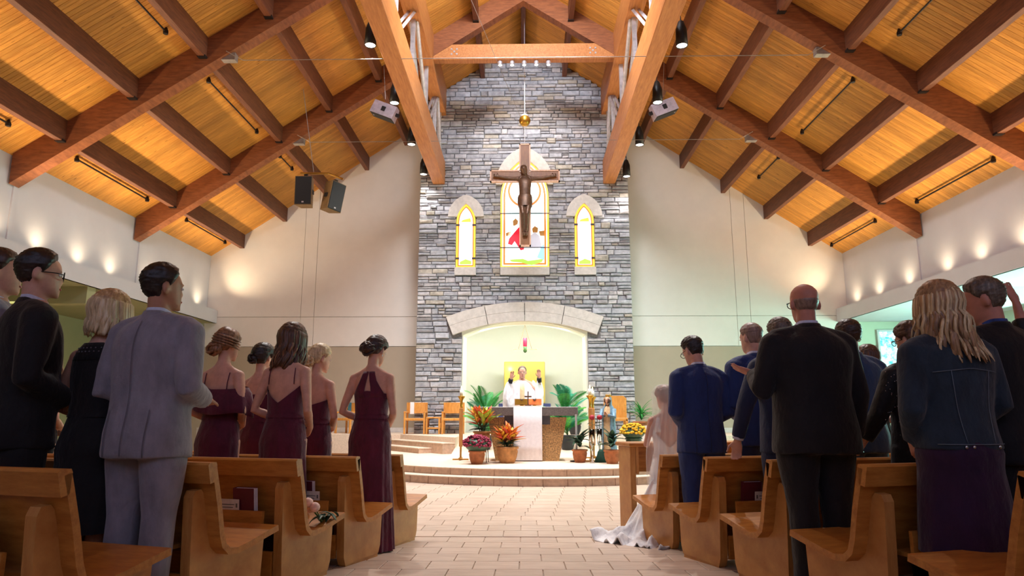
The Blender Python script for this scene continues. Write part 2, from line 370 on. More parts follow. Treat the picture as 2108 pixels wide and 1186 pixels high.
# girder trusses
for sx in (-1, 1):
    T = thing('girder_truss', ('left' if sx < 0 else 'right') + ' long glulam girder pair with white steel struts, running to the stone wall', 'roof beam', (sx * 2.56, 0, 0))
    MB().bbox(-.18, .18, 4.0, YF + .05, 7.97, 8.68, 0.012).build('lower_beam', 'glulam_long', T)
    MB().prism([(-.18 * sx, 10.18), (.18 * sx, 10.18), (.18 * sx, roofz(2.74) + .03), (-.18 * sx, roofz(2.38) + .03)] if True else [], 4.0, YF + .05, 'y').build('upper_beam', 'glulam_long', T)
    for i, y in enumerate((6.2, 8.2, 10.2, 12.3, 14.4, 16.55, 18.3, 19.35)):
        MB().box(-.05, .05, y - .05, y + .05, 8.6, 10.25).build('steel_post', 'white_steel', T)
        if i in (0, 2, 4, 6): 
            y2 = y + (1.9 if i < 6 else .9)
            for ox in (-.07, .07): MB().tube([(ox, y + .05, 10.2), (ox, y2, 8.65)], 0.045, 4).build('steel_strut', 'white_steel', T)
        elif i < 7:
            for ox in (-.07, .07): MB().tube([(ox, y + .05, 8.65), (ox, y + 1.8, 10.2)], 0.045, 4).build('steel_strut', 'white_steel', T)

# stone wall with niche opening -------------------------------------------------
HX = 3.13
WF = struct(MB().box(-HX, -1.80, YF, YB + .1, 0, 12.7).build('wall_front', 'mortar'))
MB().box(1.82, HX, YF, YB + .1, 0, 12.7).build('wall_core', 'mortar', WF)
MB().box(-1.80, 1.82, YF, YB - .4, 3.88, 12.7).build('wall_core', 'mortar', WF)
def arch_z(x, crown=3.80, spring=3.38, half=1.84):    # underside of the segmental lintel
    r = (half * half + (crown - spring) ** 2) / (2 * (crown - spring)); return crown - r + math.sqrt(max(r * r - x * x, 0))
# plaster edge closing the arch against the opening
pts = [(-1.81 + 3.63 * i / 24, arch_z(-1.81 + 3.63 * i / 24 - .01)) for i in range(25)]
MB().prism(pts + [(1.83, 4.0), (-1.81, 4.0)], YF - .02, YB - .4, 'y').build('arch_soffit', 'plaster_niche', WF)
for sx in (-1, 1): MB().box(min(sx * 1.77, sx * 1.83), max(sx * 1.77, sx * 1.83), YF + .01, YB + .05, ZU, 3.5).build('niche_jamb', 'plaster_niche', WF)
def lancet(cx, w, z0, zs, za, n=10):
    L = [(cx - w, z0), (cx + w, z0)]; hgt = za - zs; r = (w * w + hgt * hgt) / (2 * w)
    a1 = math.asin(min(1, hgt / r))
    for i in range(n + 1):
        a = a1 * i / n; L.append((cx + w - r + r * math.cos(a), zs + r * math.sin(a)))
    for i in range(n - 1, -1, -1):
        a = a1 * i / n; L.append((cx - w + r - r * math.cos(a), zs + r * math.sin(a)))
    return L
WIN = [(0.02, 0.72, 5.40, 7.55, 8.78), (-1.73, 0.285, 5.40, 6.80, 7.35), (1.79, 0.285, 5.40, 6.80, 7.35)]
def lan_half(x, z, W):     # half-width of the outer surround at height z
    cx, w, z0, zs, za = W
    if z < z0 - 0.02 or z > za: return 0
    if z <= zs: return w
    hgt = za - zs; r = (w * w + hgt * hgt) / (2 * w); dz = z - zs
    return max(0, w - r + math.sqrt(max(r * r - dz * dz, 0)))
WINO = [(0.02, 0.86, 5.17, 7.75, 9.15), (-1.73, 0.31, 5.17, 6.95, 7.60), (1.79, 0.31, 5.17, 6.95, 7.60)]
def blocked(z):
    iv = []
    for W, Wi in zip(WINO, WIN):
        cx = W[0]; hw = max(lan_half(cx, z, Wi), lan_half(cx, z, W) if z > W[3] - .05 else (Wi[1] if W[2] < z <= Wi[2] else 0))
        if hw > 0: iv.append((cx - hw - .005, cx + hw + .005))
    if z < 3.36: iv.append((-1.80, 1.82))
    elif z < 4.36:
        oo = 2.18 + 0.09 * (z - 3.4) / .5 if z < 3.9 else 0
        if z >= 3.9:
            # outer edge of the lintel
            r = 5.2; top = 4.34; v = r * r - (z - (top - r)) ** 2; oo = min(math.sqrt(v), 2.28) if v > 0 else 0
        if oo: iv.append((-oo, oo))
    return iv
stones = []
z = ZU - .02
while z < 12.4:
    hgt = random.choice((0.09, 0.11, 0.13, 0.15, 0.18)); zc = z + hgt / 2
    lim = min(HX, (RIDGE - zc) / SL) 
    iv = sorted(blocked(zc)); segs = []; x = -lim
    for a, c in iv:
        if a > x: segs.append((x, a))
        x = max(x, c)
    if x < lim: segs.append((x, lim))
    for a, c in segs:
        x = a
        while x < c - 0.01:
            w = random.uniform(0.18, 0.62)
            if c - (x + w) < 0.16: w = c - x
            # sometimes split a tall stone into two thin ones
            if hgt >= .15 and random.random() < .35:
                h1 = hgt * random.uniform(.4, .6); stones.append((x, x + w, z, z + h1)); stones.append((x, x + w, z + h1, z + hgt))
            else: stones.append((x, x + w, z, z + hgt))
            x += w
    z += hgt
def stone_geo(mb, x0, x1, z0, z1):
    g = 0.009; x0 += g; x1 -= g; z0 += g; z1 -= g
    if x1 - x0 < .02: return
    dpt = random.uniform(0.035, 0.10); j = lambda a: random.uniform(-a, a)
    back = [(x0, 0, z0), (x1, 0, z0), (x1, 0, z1), (x0, 0, z1)]
    mid = [(x0 + j(.006), -dpt * .75, z0 + j(.005)), (x1 + j(.006), -dpt * .75, z0 + j(.005)), (x1 + j(.006), -dpt * .75, z1 + j(.005)), (x0 + j(.006), -dpt * .75, z1 + j(.005))]
    i = min(.02, (x1 - x0) * .2); k = min(.02, (z1 - z0) * .2)
    frt = [(x0 + i, -dpt + j(.015), z0 + k), (x1 - i, -dpt + j(.015), z0 + k), (x1 - i, -dpt + j(.015), z1 - k), (x0 + i, -dpt + j(.015), z1 - k)]
    mb.loft([back, mid, frt])
stones.sort(key=lambda s: -(s[1] - s[0]) * (s[3] - s[2]))
rest = MB()
for i, sgeo in enumerate(stones):
    warm = random.random() < .09
    if i < 300:
        m = MB(); x0, x1, z0, z1 = sgeo; cx, cz = (x0 + x1) / 2, (z0 + z1) / 2; stone_geo(m, x0 - cx, x1 - cx, z0 - cz, z1 - cz)
        o = m.build('stone', 'stone_warm' if warm else 'stone', WF); o.location = (cx, YF, cz)
    else:
        rest.cur = random.choice((0, 0, 0, 0, 1, 1, 1, 2, 2, 2, 3)); stone_geo(rest, *sgeo)
for nm_, cc in (('stone_b', ('98949a', 'bcb8ba', 'd6d2d2')), ('stone_c', ('7d7a7c', '9b989a', 'b8b5b6'))):
    t = NT(nm_); f = t.noise(t.coords((1, 1, 1)), 7, 6, 0.65); t.bump(f, 0.55, 0.02)
    t.out(t.ramp(f, [(0.25, cc[0]), (0.5, cc[1]), (0.75, cc[2])]), 0.9, 0, 0.2)
o = rest.build('small_stones', ['stone', 'stone_b', 'stone_c', 'stone_warm'], WF); o.location = (0, YF, 0); o['kind'] = 'stuff'
# limestone lintel: four columns of two blocks
LT = thing('stone_lintel', 'pale limestone segmental arch of eight blocks over the altar niche', 'arch', (0.01, YF, 3.36))
for rr in ((0.0, 0.27), (0.275, 0.555)):
    for i in range(4):
        def pt(u, off):
            half, crown, spring = 2.08, 3.80, 3.40; r = (half * half + (crown - spring) ** 2) / (2 * (crown - spring)); A = math.asin(half / r)
            a = -A + 2 * A * u; return ((r + off) * math.sin(a), crown - r + (r + off) * math.cos(a) - 3.36)
        us = [i / 4 + .002 + (1 / 4 - .004) * j / 6 for j in range(7)]
        MB().prism([pt(u, rr[0]) for u in us] + [pt(u, rr[1]) for u in us[::-1]], -0.15, 0.05, 'y').build('lintel_block', 'limestone', LT)
# windows: limestone hood and sill, frame, glass pieces
def glassmat(name, c, s): emit(name, c, s)
for nm_, c, s_ in (('glass_white', 'f4fbff', 1.15), ('glass_sky', 'cfe9ea', 1.0), ('glass_yellow', 'f5c53a', 1.0), ('glass_orange', 'e2701f', 0.9), ('glass_red', 'd01f33', 0.8), ('glass_green', '9fd04a', 0.9), ('glass_blue', '8fc4e0', 0.9), ('glass_brown', 'a6743a', 0.6), ('glass_grey', 'b5b3bd', 0.8)): glassmat(nm_, c, s_)
plain('lead', '4d4a45', 0.6, 0.4)
def ringpiece(outer, inner, y0, y1):
    mb = MB(); n = len(outer)
    vs = [(x, y0, z) for x, z in outer] + [(x, y0, z) for x, z in inner] + [(x, y1, z) for x, z in outer] + [(x, y1, z) for x, z in inner]
    fs = []
    for i in range(n):
        j = (i + 1) % n; fs += [(i, j, n + j, n + i), (2 * n + i, 3 * n + i, 3 * n + j, 2 * n + j), (i, 2 * n + i, 2 * n + j, j), (n + i, n + j, 3 * n + j, 3 * n + i)]
    return mb.add(vs, fs)
for k, (Wi, Wo) in enumerate(zip(WIN, WINO)):
    cx, w, z0, zs, za = Wi
    root = struct(MB().prism(lancet(cx, w * 1.02, z0, zs, za), YF - .008, YF + .02, 'y').build('window_%d' % (k + 1), 'lead'))
    tag(root, ['tall pointed stained glass window with red robed figure behind the crucifix', 'narrow stained glass lancet window left of the crucifix', 'narrow stained glass lancet window right of the crucifix'][k], 'window')
    # hood blocks (two halves) and sill
    n = 10; ow = 0.86 if k == 0 else 0.535; ozs = 7.95 if k == 0 else 6.95; oza = 9.14 if k == 0 else 7.62
    big = lancet(cx, ow, z0, ozs, oza, n)[2:]; sm = lancet(cx, w, z0, zs, za, n)[2:]
    if k: sm = [(x, max(zz, ozs)) for x, zz in sm]
    mid_ = len(big) // 2
    for a, c in ((0, mid_), (mid_, len(big) - 1)):
        seq_o = big[a:c + 1]; seq_i = [p for p in sm[a:c + 1]]
        if a == 0: seq_i = [(cx + w, ozs if k else 7.95)] + [p for p in seq_i if p[1] > (ozs if k else 7.95)]
        else: seq_i = [p for p in seq_i if p[1] > (ozs if k else 7.95)] + [(cx - w, ozs if k else 7.95)]
        MB().prism(seq_o + seq_i[::-1], YF - .12, YF, 'y').build('hood_stone', 'limestone', root)
    MB().box(cx - w - (.03 if k else .0), cx + w + (.03 if k else .0), YF - .13, YF + .01, 5.17, z0).build('sill_stone', 'limestone', root)
    def L(s, zz0, y0, y1, m, nm='glass_border', s2=None):
        if s2 is None: return MB().prism(lancet(cx, w - s, z0 + zz0, zs, za - s * 1.3), y0, y1, 'y').build(nm, m, root)
        return ringpiece(lancet(cx, w - s, z0 + s, zs, za - s * 1.25), lancet(cx, w - s2, z0 + s2, zs, za - s2 * 1.25), y0, y1).build(nm, m, root)
    b1 = .055 if k == 0 else .05
    L(0.0, 0, YF - .03, YF - .012, 'glass_yellow', s2=b1); L(b1, 0, YF - .028, YF - .012, 'glass_white' if k == 0 else 'glass_orange', s2=b1 + .03)
    if k == 0: L(b1 + .03, 0, YF - .03, YF - .012, 'glass_orange', s2=b1 + .085)
    s3 = b1 + (.085 if k == 0 else .035)
    MB().prism(lancet(cx, w - s3, z0 + s3, zs, za - s3 * 1.25), YF - .022, YF - .012, 'y').build('glass_field', 'glass_white', root)
    yy0, yy1 = YF - .032, YF - .024
    def G_(nm, poly, m): return MB().prism([(cx + x, z) for x, z in poly], yy0, yy1, 'y').build(nm, m, root)
    if k == 0:
        G_('glass_sky', [(-.56, 6.65), (.56, 6.65), (.56, 7.6), (-.56, 7.6)], 'glass_sky')
        yy0 -= .006; yy1 -= .006
        G_('red_robe', [(-.50, 6.12), (-.46, 6.28), (-.18, 6.62), (-.05, 6.66), (-.02, 5.95), (-.12, 5.92), (-.30, 6.20), (-.38, 6.08)], 'glass_red')
        G_('white_sleeve', [(-.56, 6.20), (-.42, 6.60), (-.22, 6.72), (-.18, 6.62), (-.46, 6.28), (-.50, 6.12)], 'glass_white')
        G_('figure_head', [(-.34, 6.68), (-.22, 6.66), (-.20, 6.82), (-.27, 6.90), (-.35, 6.82)], 'glass_brown')
        G_('kneeling_figure', [(.16, 6.0), (.18, 6.38), (.30, 6.48), (.44, 6.36), (.50, 6.0)], 'glass_grey')
        G_('figure_head', [(.24, 6.46), (.38, 6.46), (.40, 6.60), (.30, 6.66), (.22, 6.58)], 'glass_brown')
        G_('blue_hem', [(.36, 5.70), (.58, 5.62), (.58, 6.10), (.50, 6.05)], 'glass_blue')
        G_('grass', [(-.45, 5.64), (-.05, 5.66), (.1, 5.60), (.55, 5.66), (.5, 5.56), (.2, 5.47), (-.1, 5.55), (-.4, 5.58)], 'glass_green')
        G_('brown_bank', [(-.56, 6.45), (-.40, 6.50), (-.44, 6.36), (-.56, 6.36)], 'glass_brown')
        G_('brown_bank', [(.42, 6.50), (.58, 6.52), (.58, 6.36), (.46, 6.36)], 'glass_brown')
        for zz in (7.05, 6.0): MB().box(cx - w, cx + w, YF - .06, YF - .04, zz - .012, zz + .012).build('support_bar', 'lead', root)
        n = 40; ringpiece([(cx + .50 * math.cos(2 * PI * i / n), 7.75 + .50 * math.sin(2 * PI * i / n)) for i in range(n)], [(cx + .44 * math.cos(2 * PI * i / n), 7.75 + .44 * math.sin(2 * PI * i / n)) for i in range(n)], yy0, yy1).build('glass_circle', 'glass_orange', root)
    else:
        G_('green_base', [(-.17, 5.50), (.17, 5.50), (.17, 5.60), (0, 5.66), (-.17, 5.58)], 'glass_green')
        G_('grey_band', [(-.12, 5.7), (.12, 5.7), (.12, 6.75), (-.12, 6.75)], 'glass_white')
        G_('amber_top', [(-.15, 6.80), (.15, 6.80), (.13, 6.92), (-.10, 6.86)], 'glass_yellow')
        for zz in (6.70, 5.68):
            for s in (-1, 1): MB().box(cx + s * .24 - .05, cx + s * .24 + .05, YF - .07, YF - .03, zz - .025, zz + .025).build('saddle_bar', 'lead', root)
# niche apse
ap = MB(); n = 28; ring0 = []; ring1 = []
for i in range(n + 1):
    a = PI * i / n; ring0.append((2.25 * math.cos(a), 20.55 + 1.75 * math.sin(a), 0.3)); ring1.append((2.25 * math.cos(a), 20.55 + 1.75 * math.sin(a), 4.6))
ap.loft([ring0, ring1], False, False)
APS = struct(ap.build('wall_niche', 'plaster_niche', None, True))
MB().box(-2.6, 2.6, YF + .3, 22.4, 4.1, 4.25).build('niche_ceiling', 'plaster_niche', APS)
for sx in (-1, 1): MB().box(min(sx * 2.2, sx * 2.35), max(sx * 2.2, sx * 2.35), YF + .5, 20.6, 0.3, 4.2).build('niche_cheek', 'plaster_niche', APS)
# right aisle window with foliage beyond the glass
t = NT('foliage_glow'); v = t.coords((1, 1, 1)); f = t.noise(v, 5, 6, 0.7)
c_ = t.ramp(f, [(0.38, '3fa6b8'), (0.50, 'a8e2ea'), (0.60, 'f4fdff')]); t.out(c_, .8)
t.link(c_, t.b.inputs['Emission Color']); t.b.inputs['Emission Strength'].default_value = 1.0
for i, (x0, x1, y0, y1, z0, z1) in enumerate(((10.75, 12.7, YB - .04, YB - .02, 1.6, 3.62), (13.15, 13.18, 8.0, 12.5, 1.6, 3.5))):
    w = struct(MB().box(x0, x1, y0, y1, z0, z1).build('window_%d' % (4 + i), 'foliage_glow')); tag(w, ['bright aisle window with trees outside, beyond the right hand pews', 'side window of the right aisle near the photo edge'][i], 'window')
    if i == 0:
        for a in (x0 - .05, (x0 + x1) / 2 - .03, x1): MB().box(a, a + .06, y0 - .04, y1, z0 - .06, z1 + .06).build('window_frame', 'plaster_white', w)
        for a in (z0 - .06, z1): MB().box(x0, x1, y0 - .04, y1, a, a + .06).build('window_frame', 'plaster_white', w)
    else:
        for a in (y0 - .05, (y0 + y1) / 2, y1): MB().box(x0 - .04, x1, a, a + .06, z0 - .06, z1 + .06).build('window_frame', 'plaster_white', w)
        for a in (z0 - .06, z1): MB().box(x0 - .04, x1, y0, y1, a, a + .06).build('window_frame', 'plaster_white', w)

# ================================================================== SANCTUARY AND FIXTURES
wood('pew_wood', '9a5a20', 'c0813a', (1.2, 6, 6), 0.38, 0.05, 0.5, 5)
wood('pew_panel', 'a8692f', 'c58d4c', (6, 1.2, 1.2), 0.42, 0.05, 0.5, 5)
wood('chair_wood', 'c07a30', 'dd9c4c', (4, 4, 1), 0.4, 0.05, 0.5, 5)
wood('cross_wood', '7a4a26', '9a6536', (5, 5, 1), 0.45, 0, 0.5, 5)
wood('trim_wood', 'd29a78', 'e8bd9c', (5, 5, 1), 0.45, 0, 0.5, 5)
plain('bronze', '6a4f3d', 0.4, 0.45, 12, .15); plain('gold', 'c8983c', 0.28, 0.9, 8, .06); plain('brass', 'b98a3e', 0.35, 0.8)
plain('granite_dark', '6a625f', 0.35, 0, 60, 0.22); plain('granite_brown', 'a07a4d', 0.45, 0, 38, 0.38); plain('granite_block', '4b4a52', 0.5)
plain('linen', 'f0edf2', 0.8, 0, 20, .02, 0.05, 0.2); plain('speaker_black', '17171a', 0.7, 0, 60, .2); plain('speaker_case', '7a5f3c', 0.6); plain('speaker_grey', 'b4a9b4', 0.6)
plain('terracotta', 'a9673f', 0.8, 0, 10, .15, .1); plain('terracotta_light', 'b98450', 0.8, 0, 8, .18, .1); plain('black_pot', '22252a', 0.5); plain('soil', '2d2018', 0.95)
plain('leaf_green', '2f8a3c', 0.5, 0, 10, .25); plain('leaf_bright', '4fae3a', 0.5, 0, 10, .2); plain('leaf_teal', '2c8f6d', 0.5, 0, 10, .25); plain('leaf_dark', '2c4a35', 0.45, 0, 10, .3)
plain('leaf_orange', 'e06a28', 0.5, 0, 12, .2); plain('leaf_yellow', 'e2a62f', 0.5, 0, 12, .2); plain('leaf_coral', 'd9503a', 0.5, 0, 12, .2); plain('leaf_lime', 'a3b02f', 0.5, 0, 12, .2)
plain('mum_red', '7d1436', 0.7, 0, 30, .3); plain('mum_yellow', 'efb21b', 0.7, 0, 30, .15); plain('rose_red', 'a3162e', 0.6); plain('rose_pink', 'e8bdb0', 0.6, 0, 20, .1)
plain('stem_green', '4c6b35', 0.6); plain('green_cloth', '123f30', 0.8); plain('hymnal_red', '5b1526', 0.55); plain('page_white', 'd9d3dd', 0.8); plain('card_white', 'cfc6bd', 0.8); plain('print_grey', '6b6660', 0.8)
plain('paint_blue', '6d8ea3', 0.6, 0, 14, .2); plain('paint_cream', 'd9b98c', 0.6, 0, 14, .1); plain('paint_skin', 'd1a183', 0.55); plain('hair_statue', '4d2f20', 0.6); plain('candle_wax', 'f1ead8', 0.5)
plain('blue_cloth', '3d4470', 0.8); plain('teal_panel', '3f7786', 0.7)
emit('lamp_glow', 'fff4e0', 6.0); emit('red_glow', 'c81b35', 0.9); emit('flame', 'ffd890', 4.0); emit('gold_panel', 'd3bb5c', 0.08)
t = NT('clear_glass'); t.b.inputs['Transmission Weight'].default_value = 1.0; t.b.inputs['Roughness'].default_value = 0.03; t.b.inputs['Base Color'].default_value = (.95, .97, 1, 1)

# pendant cylinder lamps beside the girders
pend = [(-2.98, 12.1, 8.21), (-2.98, 14.6, 8.21), (-2.98, 17.0, 8.19), (-2.98, 19.2, 8.16), (3.02, 11.95, 8.05), (3.02, 14.35, 8.05), (3.02, 16.8, 8.05), (3.02, 19.1, 8.02)]
def make_pendant():
    T = thing('cylinder_lamp', '', 'lamp')
    MB().lathe([(.03, .52), (.055, .50), (.105, .34), (.115, .0), (.10, .0), (.098, .03)], 20).build('housing', 'black_metal', T, True)
    MB().lathe([(.10, .012), (.0995, .025), (.01, .026)], 20).build('lens', 'lamp_glow', T, True)
    MB().tube([(0, 0, .5), (0, 0, .62), (.2, 0, .62)], .014, 6).build('bracket', 'black_metal', T)
    return T
p0 = make_pendant(); ordn = ['nearest the camera', 'second from the camera', 'third from the camera', 'farthest, against the stone wall']
for i, p in enumerate(pend):
    o = p0 if i == 0 else copy_tree(p0)
    o.location = p; o.rotation_euler = (0, 0, 0 if i < 4 else PI); o['group'] = 'cylinder lamps along the girders'
    o['label'] = 'black cylinder downlight on the %s girder, %s' % ('left' if i < 4 else 'right', ordn[i % 4])
    light('SPOT', 'cylinder_lamp_light', (p[0], p[1], p[2] - .02), (p[0] * 1.02, p[1] - .25, 0), 700 if p[1] < 18 else 170, SOFT, 0.08, 120, 0.9)
for sx in (-1, 1):       # the same row of lamps goes on above the frame
    o = copy_tree(p0); o.location = (sx * 3.0, 9.5, 8.15); o.rotation_euler = (0, 0, 0 if sx < 0 else PI); o['group'] = 'cylinder lamps along the girders'; o['label'] = 'black cylinder downlight on the %s girder, above the photo edge' % ('left' if sx < 0 else 'right')
    light('SPOT', 'cylinder_lamp_light', (sx * 3.0, 9.5, 8.12), (sx * 1.3, 8.0, 0), 750, SOFT, 0.08, 75, 0.9)
# spot heads under the collar beam
for i in range(5):
    T = thing('track_spot', 'small white spotlight under the far collar beam, %s from the left' % ['first', 'second', 'third', 'fourth', 'fifth'][i], 'lamp', (-0.62 + i * .32, FR[1] + .14, 10.37), 0, 'spotlights under the collar beam')
    MB().lathe([(.05, 0), (.06, -.02), (.06, -.10), (.05, -.115)], 12).build('head', 'white_steel', T, True)
    MB().lathe([(.048, -.112), (.048, -.118), (.005, -.119)], 12).build('lens', 'lamp_glow', T)
# loudspeakers
def speaker(label, loc, rz, tilt, case, sz=(0.42, 0.36, 0.72), roll=0):
    T = thing('loudspeaker', label, 'loudspeaker', loc); T.rotation_euler = (tilt, roll, rz)
    w, d_, h_ = sz
    MB().prism([(-w / 2, -d_ / 2), (w / 2, -d_ / 2), (w * .34, d_ / 2), (-w * .34, d_ / 2)], -h_ / 2, h_ / 2).build('cabinet', case, T)
    MB().bbox(-w / 2 + .015, w / 2 - .015, -d_ / 2 - .018, -d_ / 2 + .0, -h_ / 2 + .015, h_ / 2 - .015, .006).build('grille', 'speaker_black', T)
    MB().box(-.025, .025, -d_ / 2 - .022, -d_ / 2 - .017, -h_ / 2 + .05, -h_ / 2 + .085).build('badge', 'white_steel', T)
    for s in (-1, 1): MB().box(s * w * .42 - .02, s * w * .42 + .02, -.06, .06, -.05, .05).build('handle_recess', 'speaker_black', T)
    MB().box(-.04, .04, -.04, .04, h_ / 2, h_ / 2 + .09).build('mount', 'dark_steel', T)
    return T
speaker('black fronted loudspeaker hanging straight, left of the hanging pair', (-5.40, 16.0, 6.55), 0.02, 0.05, 'speaker_case')
speaker('tan sided loudspeaker turned towards the centre, right of the hanging pair', (-4.73, 16.0, 6.42), math.radians(55), 0.12, 'speaker_case', roll=.10)
for sx in (-1, 1):
    o = speaker('light grey loudspeaker hung beside the %s girder' % ('left' if sx < 0 else 'right'), (sx * 3.50, 16.0, 8.68), 0, 0, 'speaker_grey', (0.40, 0.34, 0.60))
    Z = Vector((-sx * .93, 0, -.37)); Y_ = Vector((-sx * .37, -.1, .92)).normalized(); X = Y_.cross(Z).normalized(); o.matrix_world = Matrix.Translation(o.location) @ Matrix((X, Y_, Z)).transposed().to_4x4()
HB = thing('speaker_bar', 'steel hanging bar with wire above the left pair of loudspeakers', 'bracket', (-5.1, 16.0, 7.0))
MB().tube([(-.45, 0, .04), (.25, 0, .03)], .03, 6).build('bar', 'brass', HB); MB().tube([(.25, 0, .03), (.62, 0, -.12)], .03, 6).build('bar', 'brass', HB)
MB().tube([(-.12, 0, .05), (-.30, -.6, 2.0)], .008, 5).build('wire', 'cable_steel', HB)
for sx in (-1, 1):
    tag(MB().tube([(sx * 3.5, 16.0, 9.0), (sx * 3.55, 15.9, 9.9)], .007, 5).build('speaker_wire', 'cable_steel'), 'thin wire holding the %s grey loudspeaker' % ('left' if sx < 0 else 'right'), 'wire')
# conduits with sprinkler heads under the planks
cond = [(-9.33, 13.3, 16.05), (-9.29, 17.9, 20.4), (9.55, 13.3, 16.1), (9.48, 17.9, 20.6), (6.88, 13.3, 16.0), (-6.7, 13.3, 16.0), (-6.66, 9.4, 11.5), (6.88, 9.4, 11.55), (-9.38, 9.2, 11.5), (-6.7, 17.6, 18.6), (6.9, 17.6, 19.2)]
for i, (x, y0, y1) in enumerate(cond):
    z = roofz(x) - .07; side = 'left' if x < 0 else 'right'; lvl = 'eave' if abs(x) > 8 else 'middle'; bay = 'nearest' if y1 < 12 else ('middle' if y1 < 17 else 'farthest')
    T = thing('sprinkler_pipe', 'thin dark sprinkler pipe under the %s ceiling, %s row, %s bay' % (side, lvl, bay), 'pipe', (x, y0, z), 0, 'sprinkler pipes under the planks')
    MB().tube([(0, 0, 0), (0, y1 - y0, 0)], .018, 6).build('pipe', 'dark_steel', T)
    MB().lathe([(.045, -.05), (.05, 0.0), (.02, .08)], 8).build('sprinkler_head', 'dark_steel', T)
    o = MB().lathe([(.045, -.05), (.05, 0.0), (.02, .08)], 8).build('sprinkler_head', 'dark_steel', T); o.location = (0, (y1 - y0) * .98, 0)
# hanging globe above the cross
T = thing('hanging_globe', 'shiny gold globe hanging on a rod above the crucifix', 'globe', (0.03, 17.75, 9.15))
MB().ell((0, 0, 0.03), .16, .16, .16, 20, 12).build('ball', 'gold', T, True)
MB().lathe([(.09, .13), (.10, .19), (.03, .24)], 16).build('cap', 'white_steel', T, True)
MB().tube([(0, 0, .2), (0, 0, .62)], .012, 6).build('rod', 'white_steel', T)
MB().tube([(0, 0, -.12), (0, 0, -.60)], .012, 6).build('rod', 'white_steel', T)
MB().tube([(-.1, 0, .1), (-2.1, -5.2, 2.9)], .006, 5).build('guy_wire', 'cable_steel', T)

# altar ---------------------------------------------------------------------------
T = thing('altar', 'stone altar with dark granite slab and tapered brown granite legs', 'altar', (0.05, 14.02, ZP))
MB().bbox(-.99, 1.0, -.42, .45, .87, 1.045, .01).build('slab', 'granite_dark', T)
for sx in (-1, 1):
    MB().prism([(sx * .28, 0), (sx * .62, 0), (sx * .78, .84), (sx * .28, .84)], -.34, .34, 'y').build('leg', 'granite_brown', T)
    MB().box(min(sx * .27, sx * .45), max(sx * .27, sx * .45), -.36, .36, .70, .87).build('block', 'granite_block', T)
MB().box(-.28, .28, -.3, .3, 0, .84).build('core', 'granite_block', T)
CL = MB(); prof = [(-.455, .02), (-.452, .3), (-.448, .7), (-.445, 1.04), (-.43, 1.052), (0, 1.053), (.47, 1.052), (.48, .9), (.485, .5)]
R_ = []
for (y, z) in prof:
    R_.append([Vector((-.27 + .56 * j / 20, y + (.006 * math.sin(j * 1.9) * (1 - z) if y < -.44 else 0), z)) for j in range(21)])
CL.loft(R_, False, False)
o = CL.build('altar_cloth', 'linen', None, True); o.location = (0.05, 14.02, ZP); tag(o, 'white linen runner hanging down the front of the altar', 'cloth')
md = o.modifiers.new('thick', 'SOLIDIFY'); md.thickness = .006; md.offset = 1
for k, (x, y) in enumerate(((-0.10, 13.95), (0.16, 13.95))):
    T = thing('book_stand', ['gold book stand on the altar, left of the two', 'gold book stand on the altar, right of the two'][k], 'book stand', (x + .04, y, ZP + 1.054), 0, 'book stands on the altar')
    MB().prism([(-.13, .0), (.13, .0), (.13, .02), (-.13, .02)], -.08, .08, 'y').build('base', 'brass', T)
    MB().box(-.14, .14, -.06, -.03, .02, .14, Matrix.Rotation(-.3, 4, 'X')).build('desk', 'leaf_orange' if k else 'gold', T)
    MB().lathe([(.03, .02), (.05, .05), (.015, .10), (.05, .15)], 10).build('chalice', 'bronze', T, True)
T = thing('altar_crucifix', 'small dark crucifix standing between the book stands on the altar', 'crucifix', (0.07, 13.82, ZP + 1.053))
MB().box(-.06, .06, -.05, .05, 0, .03).build('foot', 'bronze', T); MB().box(-.012, .012, -.012, .012, .03, .30).build('upright', 'bronze', T); MB().box(-.07, .07, -.01, .01, .18, .21).build('crossbar', 'bronze', T)
# crucifix on the wall rod ----------------------------------------------------------
CR = thing('crucifix', 'large wooden crucifix with bronze figure hanging in front of the stained glass', 'crucifix', (0.03, 17.7, 5.57))
def cross_poly(w, s): # outline x,z
    H, A, a0, a1 = 2.90, .95, 1.80, 2.14
    return [(-w + s, s), (w - s, s), (w - s, a0 + s), (A - s, a0 + s), (A - s, a1 - s), (w - s, a1 - s), (w - s, H - s), (-w + s, H - s), (-w + s, a1 - s), (-A + s, a1 - s), (-A + s, a0 + s), (-w + s, a0 + s)]
def crossprism(poly, y0, y1):
    # split into upright and two arms so that faces stay convex
    x = max(p[0] for p in poly); return None
def cross_boxes(w, s, y0, y1):
    H, A, a0, a1 = 2.90, .95, 1.80, 2.14; m = MB()
    m.box(-w + s, w - s, y0, y1, s, H - s); m.box(-A + s, -w + s, y0, y1, a0 + s, a1 - s); m.box(w - s, A - s, y0, y1, a0 + s, a1 - s); return m
cross_boxes(.155, .035, -.03, .03).build('cross_panel', 'cross_wood', CR)
H, A, a0, a1, w = 2.90, .95, 1.80, 2.14, .155
P = cross_poly(w, 0)
for i in range(12):
    p, q = Vector((P[i][0], 0, P[i][1])), Vector((P[(i + 1) % 12][0], 0, P[(i + 1) % 12][1])); dd = (q - p).normalized(); nn = Vector((-dd.z, 0, dd.x)) * .036
    m = MB(); vs = [p, q, q + nn, p + nn]; m.add([v + Vector((0, -.05, 0)) for v in vs] + [v + Vector((0, .05, 0)) for v in vs], [(0, 1, 2, 3), (7, 6, 5, 4), (0, 4, 5, 1), (1, 5, 6, 2), (2, 6, 7, 3), (3, 7, 4, 0)])
    m.build('cross_trim', 'trim_wood', CR)

MB().tube([(0, .05, 2.88), (0, .05, 6.78)], .007, 6).build('hanger_rod', 'white_steel', CR)
